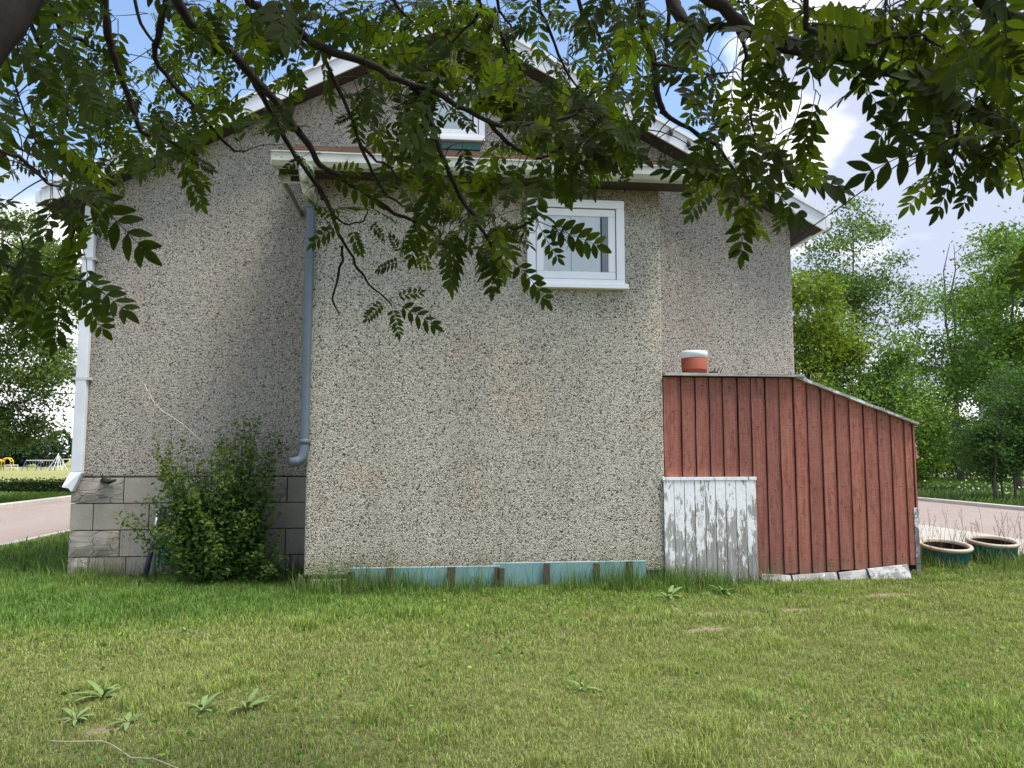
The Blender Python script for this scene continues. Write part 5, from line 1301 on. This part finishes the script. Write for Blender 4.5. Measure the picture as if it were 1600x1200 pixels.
# hand-set leaves along the lower edge of the canopy
EX = [((1272, 140), (1263, 222), 1.7), ((1108, 112), (1078, 182), 2.0), ((1168, 302), (1163, 394), 2.0), ((1170, 245), (1316, 276), 2.0), ((1165, 262), (1258, 335), 2.05), ((1495, 232), (1478, 322), 1.75),
      ((1525, 240), (1515, 318), 1.8), ((1500, 205), (1365, 265), 1.5), ((78, 288), (76, 378), 1.65), ((104, 300), (134, 398), 1.65), ((128, 285), (206, 384), 1.7), ((110, 425), (186, 476), 1.55), ((100, 432), (162, 514), 1.55), ((60, 430), (48, 520), 1.5),
      ((90, 440), (92, 528), 1.6), ((282, 245), (312, 316), 2.9), ((612, 470), (676, 506), 3.0), ((610, 474), (622, 518), 3.0), ((605, 468), (572, 498), 3.0), ((612, 466), (656, 452), 2.95), ((545, 345), (486, 376), 2.6), ((548, 350), (562, 396), 2.6),
      ((540, 340), (505, 330), 2.6), ((575, 345), (600, 372), 2.6), ((632, 404), (588, 418), 2.6), ((632, 404), (672, 416), 2.6), ((625, 400), (612, 370), 2.6), ((725, 345), (694, 440), 2.4), ((765, 375), (775, 452), 2.45), ((795, 400), (852, 464), 2.5),
      ((840, 342), (934, 384), 2.5), ((838, 346), (872, 402), 2.5), ((845, 240), (838, 330), 2.5), ((880, 225), (890, 300), 2.5), ((885, 220), (930, 290), 2.5), ((900, 180), (1002, 232), 2.45), ((895, 185), (965, 262), 2.5), ((1150, 265), (1045, 258), 2.1),
      ((1140, 250), (1080, 310), 2.1), ((585, 132), (552, 166), 2.6), ((436, 76), (405, 30), 1.7), ((440, 78), (470, 132), 1.7), ((440, 78), (402, 116), 1.7), ((790, 225), (770, 300), 2.5), ((662, 330), (640, 385), 2.6), ((700, 260), (655, 330), 2.4),
      ((10, 240), (52, 268), 1.6), ((30, 250), (8, 215), 1.6), ((1410, 190), (1425, 225), 1.45), ((1325, 95), (1390, 170), 1.6), ((1205, 60), (1180, 150), 1.6), ((290, 240), (330, 262), 2.8), ((505, 270), (560, 262), 2.6), ((480, 240), (440, 262), 2.5),
      ((1030, 165), (980, 205), 2.2), ((1180, 205), (1222, 262), 2.0), ((1090, 210), (1110, 262), 2.2), ((560, 175), (528, 186), 2.5), ((600, 300), (640, 268), 2.6), ((40, 260), (90, 262), 1.6), ((20, 130), (15, 172), 2.3), ((30, 150), (12, 160), 2.3)]
for (ba, ti, D) in EX:
    D1 = D + rnd.uniform(-.06, .06); a, b_ = atD(*ba, D1), atD(*ti, D1 + rnd.uniform(-.05, .05)); d = b_ - a; L = np.linalg.norm(d); d = d / L; nn = -_f * (.9 if rnd.random() < .7 else -.9) + np.array([rnd.gauss(0, .25), 0, .35]); nn = nn - d * (nn @ d); nn /= np.linalg.norm(nn); add_leaf(a, d, nn, L * 1.02)
cells = [(i_, j_, ps) for ps in (0, 1) for i_ in range(13) for j_ in range(-1, 41)]
for i_, j_, ps in cells:
    c = cov(j_ * 40 + 20, i_ * 40 + 20) / 10
    if c <= 0.05: continue
    far_scale = 1.0
    lam = -math.log(1 - min(c, .93)) * (0.95 if c > .25 else .8)
    lam *= (1.0 if ps == 0 else (0 if c < .5 else (.8 if j_ > 24 else 1.35)))
    D0 = near_depth(j_ * 40 + 20, i_ * 40 + 20)[0]; lam *= min(1.4, (D0 / 2.3) ** 1.35 * 1.15)
    n = int(lam) + (rnd.random() < lam - int(lam))
    extra = 0
    tries = 0; placed = 0
    while placed < n and tries < 30:
        tries += 1; mx_, my_ = j_ * 40 + rnd.uniform(0, 40), i_ * 40 + rnd.uniform(0, 40)
        D, j = near_depth(mx_, my_)
        if math.hypot(mx_ - PXN[j, 0], my_ - PXN[j, 1]) / 1200 * D > .42: continue
        D += rnd.gauss(0, .10) if ps == 0 else rnd.uniform(.3, 1.1)
        L = rnd.uniform(.115, .195); lp = L * 1200 / D
        an = rnd.gauss(0, 55); vx, vy = math.sin(math.radians(an)), math.cos(math.radians(an))
        # away from the carrying branch
        ax, ay = mx_ - PXN[j, 0], my_ - PXN[j, 1]; q = math.hypot(ax, ay) + 1e-6; vx = vx * .8 + ax / q * .6; vy = vy * .8 + ay / q * .6; q = math.hypot(vx, vy); vx /= q; vy /= q
        fs = rnd.uniform(.55, 1.0)
        bx_, by_ = mx_ - vx * lp * .5 * fs, my_ - vy * lp * .5 * fs; tx, ty = mx_ + vx * lp * .5 * fs, my_ + vy * lp * .5 * fs
        sc_ = min(cov(tx, ty), cov(mx_ + vx * lp * .25, my_ + vy * lp * .25), cov(tx + vy * lp * .2, ty - vx * lp * .2) + 1, cov(tx - vy * lp * .2, ty + vx * lp * .2) + 1)
        if sc_ < 1.5 and rnd.random() < .93: continue
        if sc_ < 3.5 and rnd.random() < .5: continue
        if ty > 545 or (by_ > 545): continue
        a = atD(bx_, by_, D); dz = math.sqrt(max(0, 1 - fs * fs)) * L * (1 if rnd.random() < .5 else -1)
        b_ = atD(tx, ty, D + dz * .8); d = b_ - a; d /= np.linalg.norm(d)
        add_leaf(a, d, orient(d, rnd), L); placed += 1
# crown overhead and beside, out of frame: same tree's leaves, added to block light
hid = []
while len(hid) < 380:
    q = np.array([rnd.uniform(-3.4, 3.2), rnd.uniform(-1.6, 3.4), rnd.uniform(2.5, 4.6)])
    px_, py_, D = topx(q)
    if D > .1 and -260 < px_ < 1860 and py_ > -170: continue
    d = np.array([rnd.gauss(0, .6), rnd.gauss(0, .6), -.5]); d /= np.linalg.norm(d); hid.append((q, d, orient(d, rnd), rnd.uniform(.16, .24)))
def mat_of(base, d, nn, L):
    xx = np.cross(d, nn); return np.stack([xx, d, nn], 1) * L, base
# nearest, largest ones are leaves of their own, the rest one mass
key = sorted(range(len(leaves)), key=lambda k: -leaves[k][3] / topx(leaves[k][0])[2]); own = set(key[:298])
rl = np.array(rootloc(rowan)); Vs, Fs, Cs = [], [], []; nb = 0
rr = np.random.RandomState(5)
for k, (base, d, nn, L) in enumerate(leaves + hid):
    Mx, t = mat_of(base, d, nn, L)
    if k in own:
        o = bpy.data.objects.new('leaf', LM[k % 6]); COL.objects.link(o); o.parent = rowan
        M4 = Matrix.Identity(4)
        for a in range(3):
            for b_ in range(3): M4[a][b_] = Mx[a, b_]
            M4[a][3] = t[a] - rl[a]
        o.matrix_local = M4
    else:
        v, f, c = LO[k % 6]; Vw = v @ Mx.T + t; Vs.append(Vw); Fs.append(f + nb); nb += len(v); kk = rr.uniform(.72, 1.3)
        Cs.append(np.stack([c, c, c], 1) * kk)
M_ROWAN2 = leaf_mat('rowan_foliage', .58, (2.9, 2.75, .5), .65, attr=True)
Call = np.concatenate(Cs) * np.array((.022, .036, .009))
o = quads_mesh('foliage', np.concatenate(Vs), None, np.concatenate(Fs), Call, M_ROWAN2, rowan); o['kind'] = 'stuff'
# twigs joining each leaf to the nearest wood
tw = MB(); tn = [p for p in NODES]; base_list = sorted(leaves, key=lambda q: np.min(np.linalg.norm(NODES - q[0], axis=1)))
TN = np.array(tn); buf = []
for base, d, nn, L in base_list:
    A = TN if not buf else np.concatenate([TN, np.array(buf)]); dd = np.linalg.norm(A - base, axis=1); j = int(np.argmin(dd)); a = A[j]; ln = dd[j]
    if ln > .012:
        c1 = a + (base - a) * .5 - d * ln * .18 + np.array([0, 0, .06 * ln]); P_ = []
        for q in range(5):
            u = q / 4; P_.append((1 - u) ** 2 * a + 2 * u * (1 - u) * c1 + u * u * base)
        rr_ = .0011 + min(ln, .3) * .006; tw.tube(P_, [rr_, rr_ * .9, rr_ * .8, rr_ * .7, .001], 5, caps=False)
        for q in (1, 2, 3):
            if ln > .05: buf.append(P_[q])
    buf.append(base)
for base, d, nn, L in hid[::2]:
    if any(topx(HUB + (base - HUB) * q)[2] > .05 and -100 < topx(HUB + (base - HUB) * q)[0] < 1700 and topx(HUB + (base - HUB) * q)[1] > -80 for q in (.3, .5, .7, .9, 1)): continue
    tw.tube([HUB + (base - HUB) * .3, HUB + (base - HUB) * .7 + np.array([0, 0, .1]), base], [.008, .005, .002], 4, caps=False)
o = tw.build('twigs', M_BARK, rowan, True); o['kind'] = 'stuff'
# dry fruit stalks: fine forked sprays
for (px_, py_, D, sp, ax) in ((905, 172, 2.45, .10, (.6, .2)), (1215, 165, 2.0, .07, (-.2, .8)), (862, 352, 2.45, .10, (.6, .5)), (478, 40, 2.1, .12, (-.4, .1)), (1530, 150, 1.7, .09, (.3, .6)), (1040, 230, 2.1, .05, (0, 1)), (20, 45, 1.6, .07, (.3, .7)), (915, 250, 2.5, .08, (-.1, 1))):
    c = atD(px_, py_, D); m = MB(); r = random.Random(px_)
    for k in range(9):
        d = _r * (ax[0] + r.gauss(0, .5)) + _u * (-ax[1] + r.gauss(0, .4)) + _f * r.gauss(0, .4); d = d / np.linalg.norm(d) * sp * r.uniform(.5, 1); e = c + d; m.tube([c, c + d * .5 + np.array([0, 0, .005]), e], [.0013, .001, .0008], 4, caps=False)
        for q in range(4): g_ = e - d * r.uniform(0, .5); m.tube([g_, g_ + np.array([r.gauss(0, 1), r.gauss(0, 1), r.gauss(0, 1)]) * sp * .13], [.0008, .0006], 4, caps=False)
    m.build('fruit_stalk', M_BARK, rowan)
print('leaves', len(leaves), 'hidden', len(hid))

print('tris', sum(len(o.data.loop_triangles) if not o.data.calc_loop_triangles() else 0 for o in bpy.data.objects if o.type=='MESH'), 'grass', len(bpy.data.objects['lawn_grass'].data.polygons))
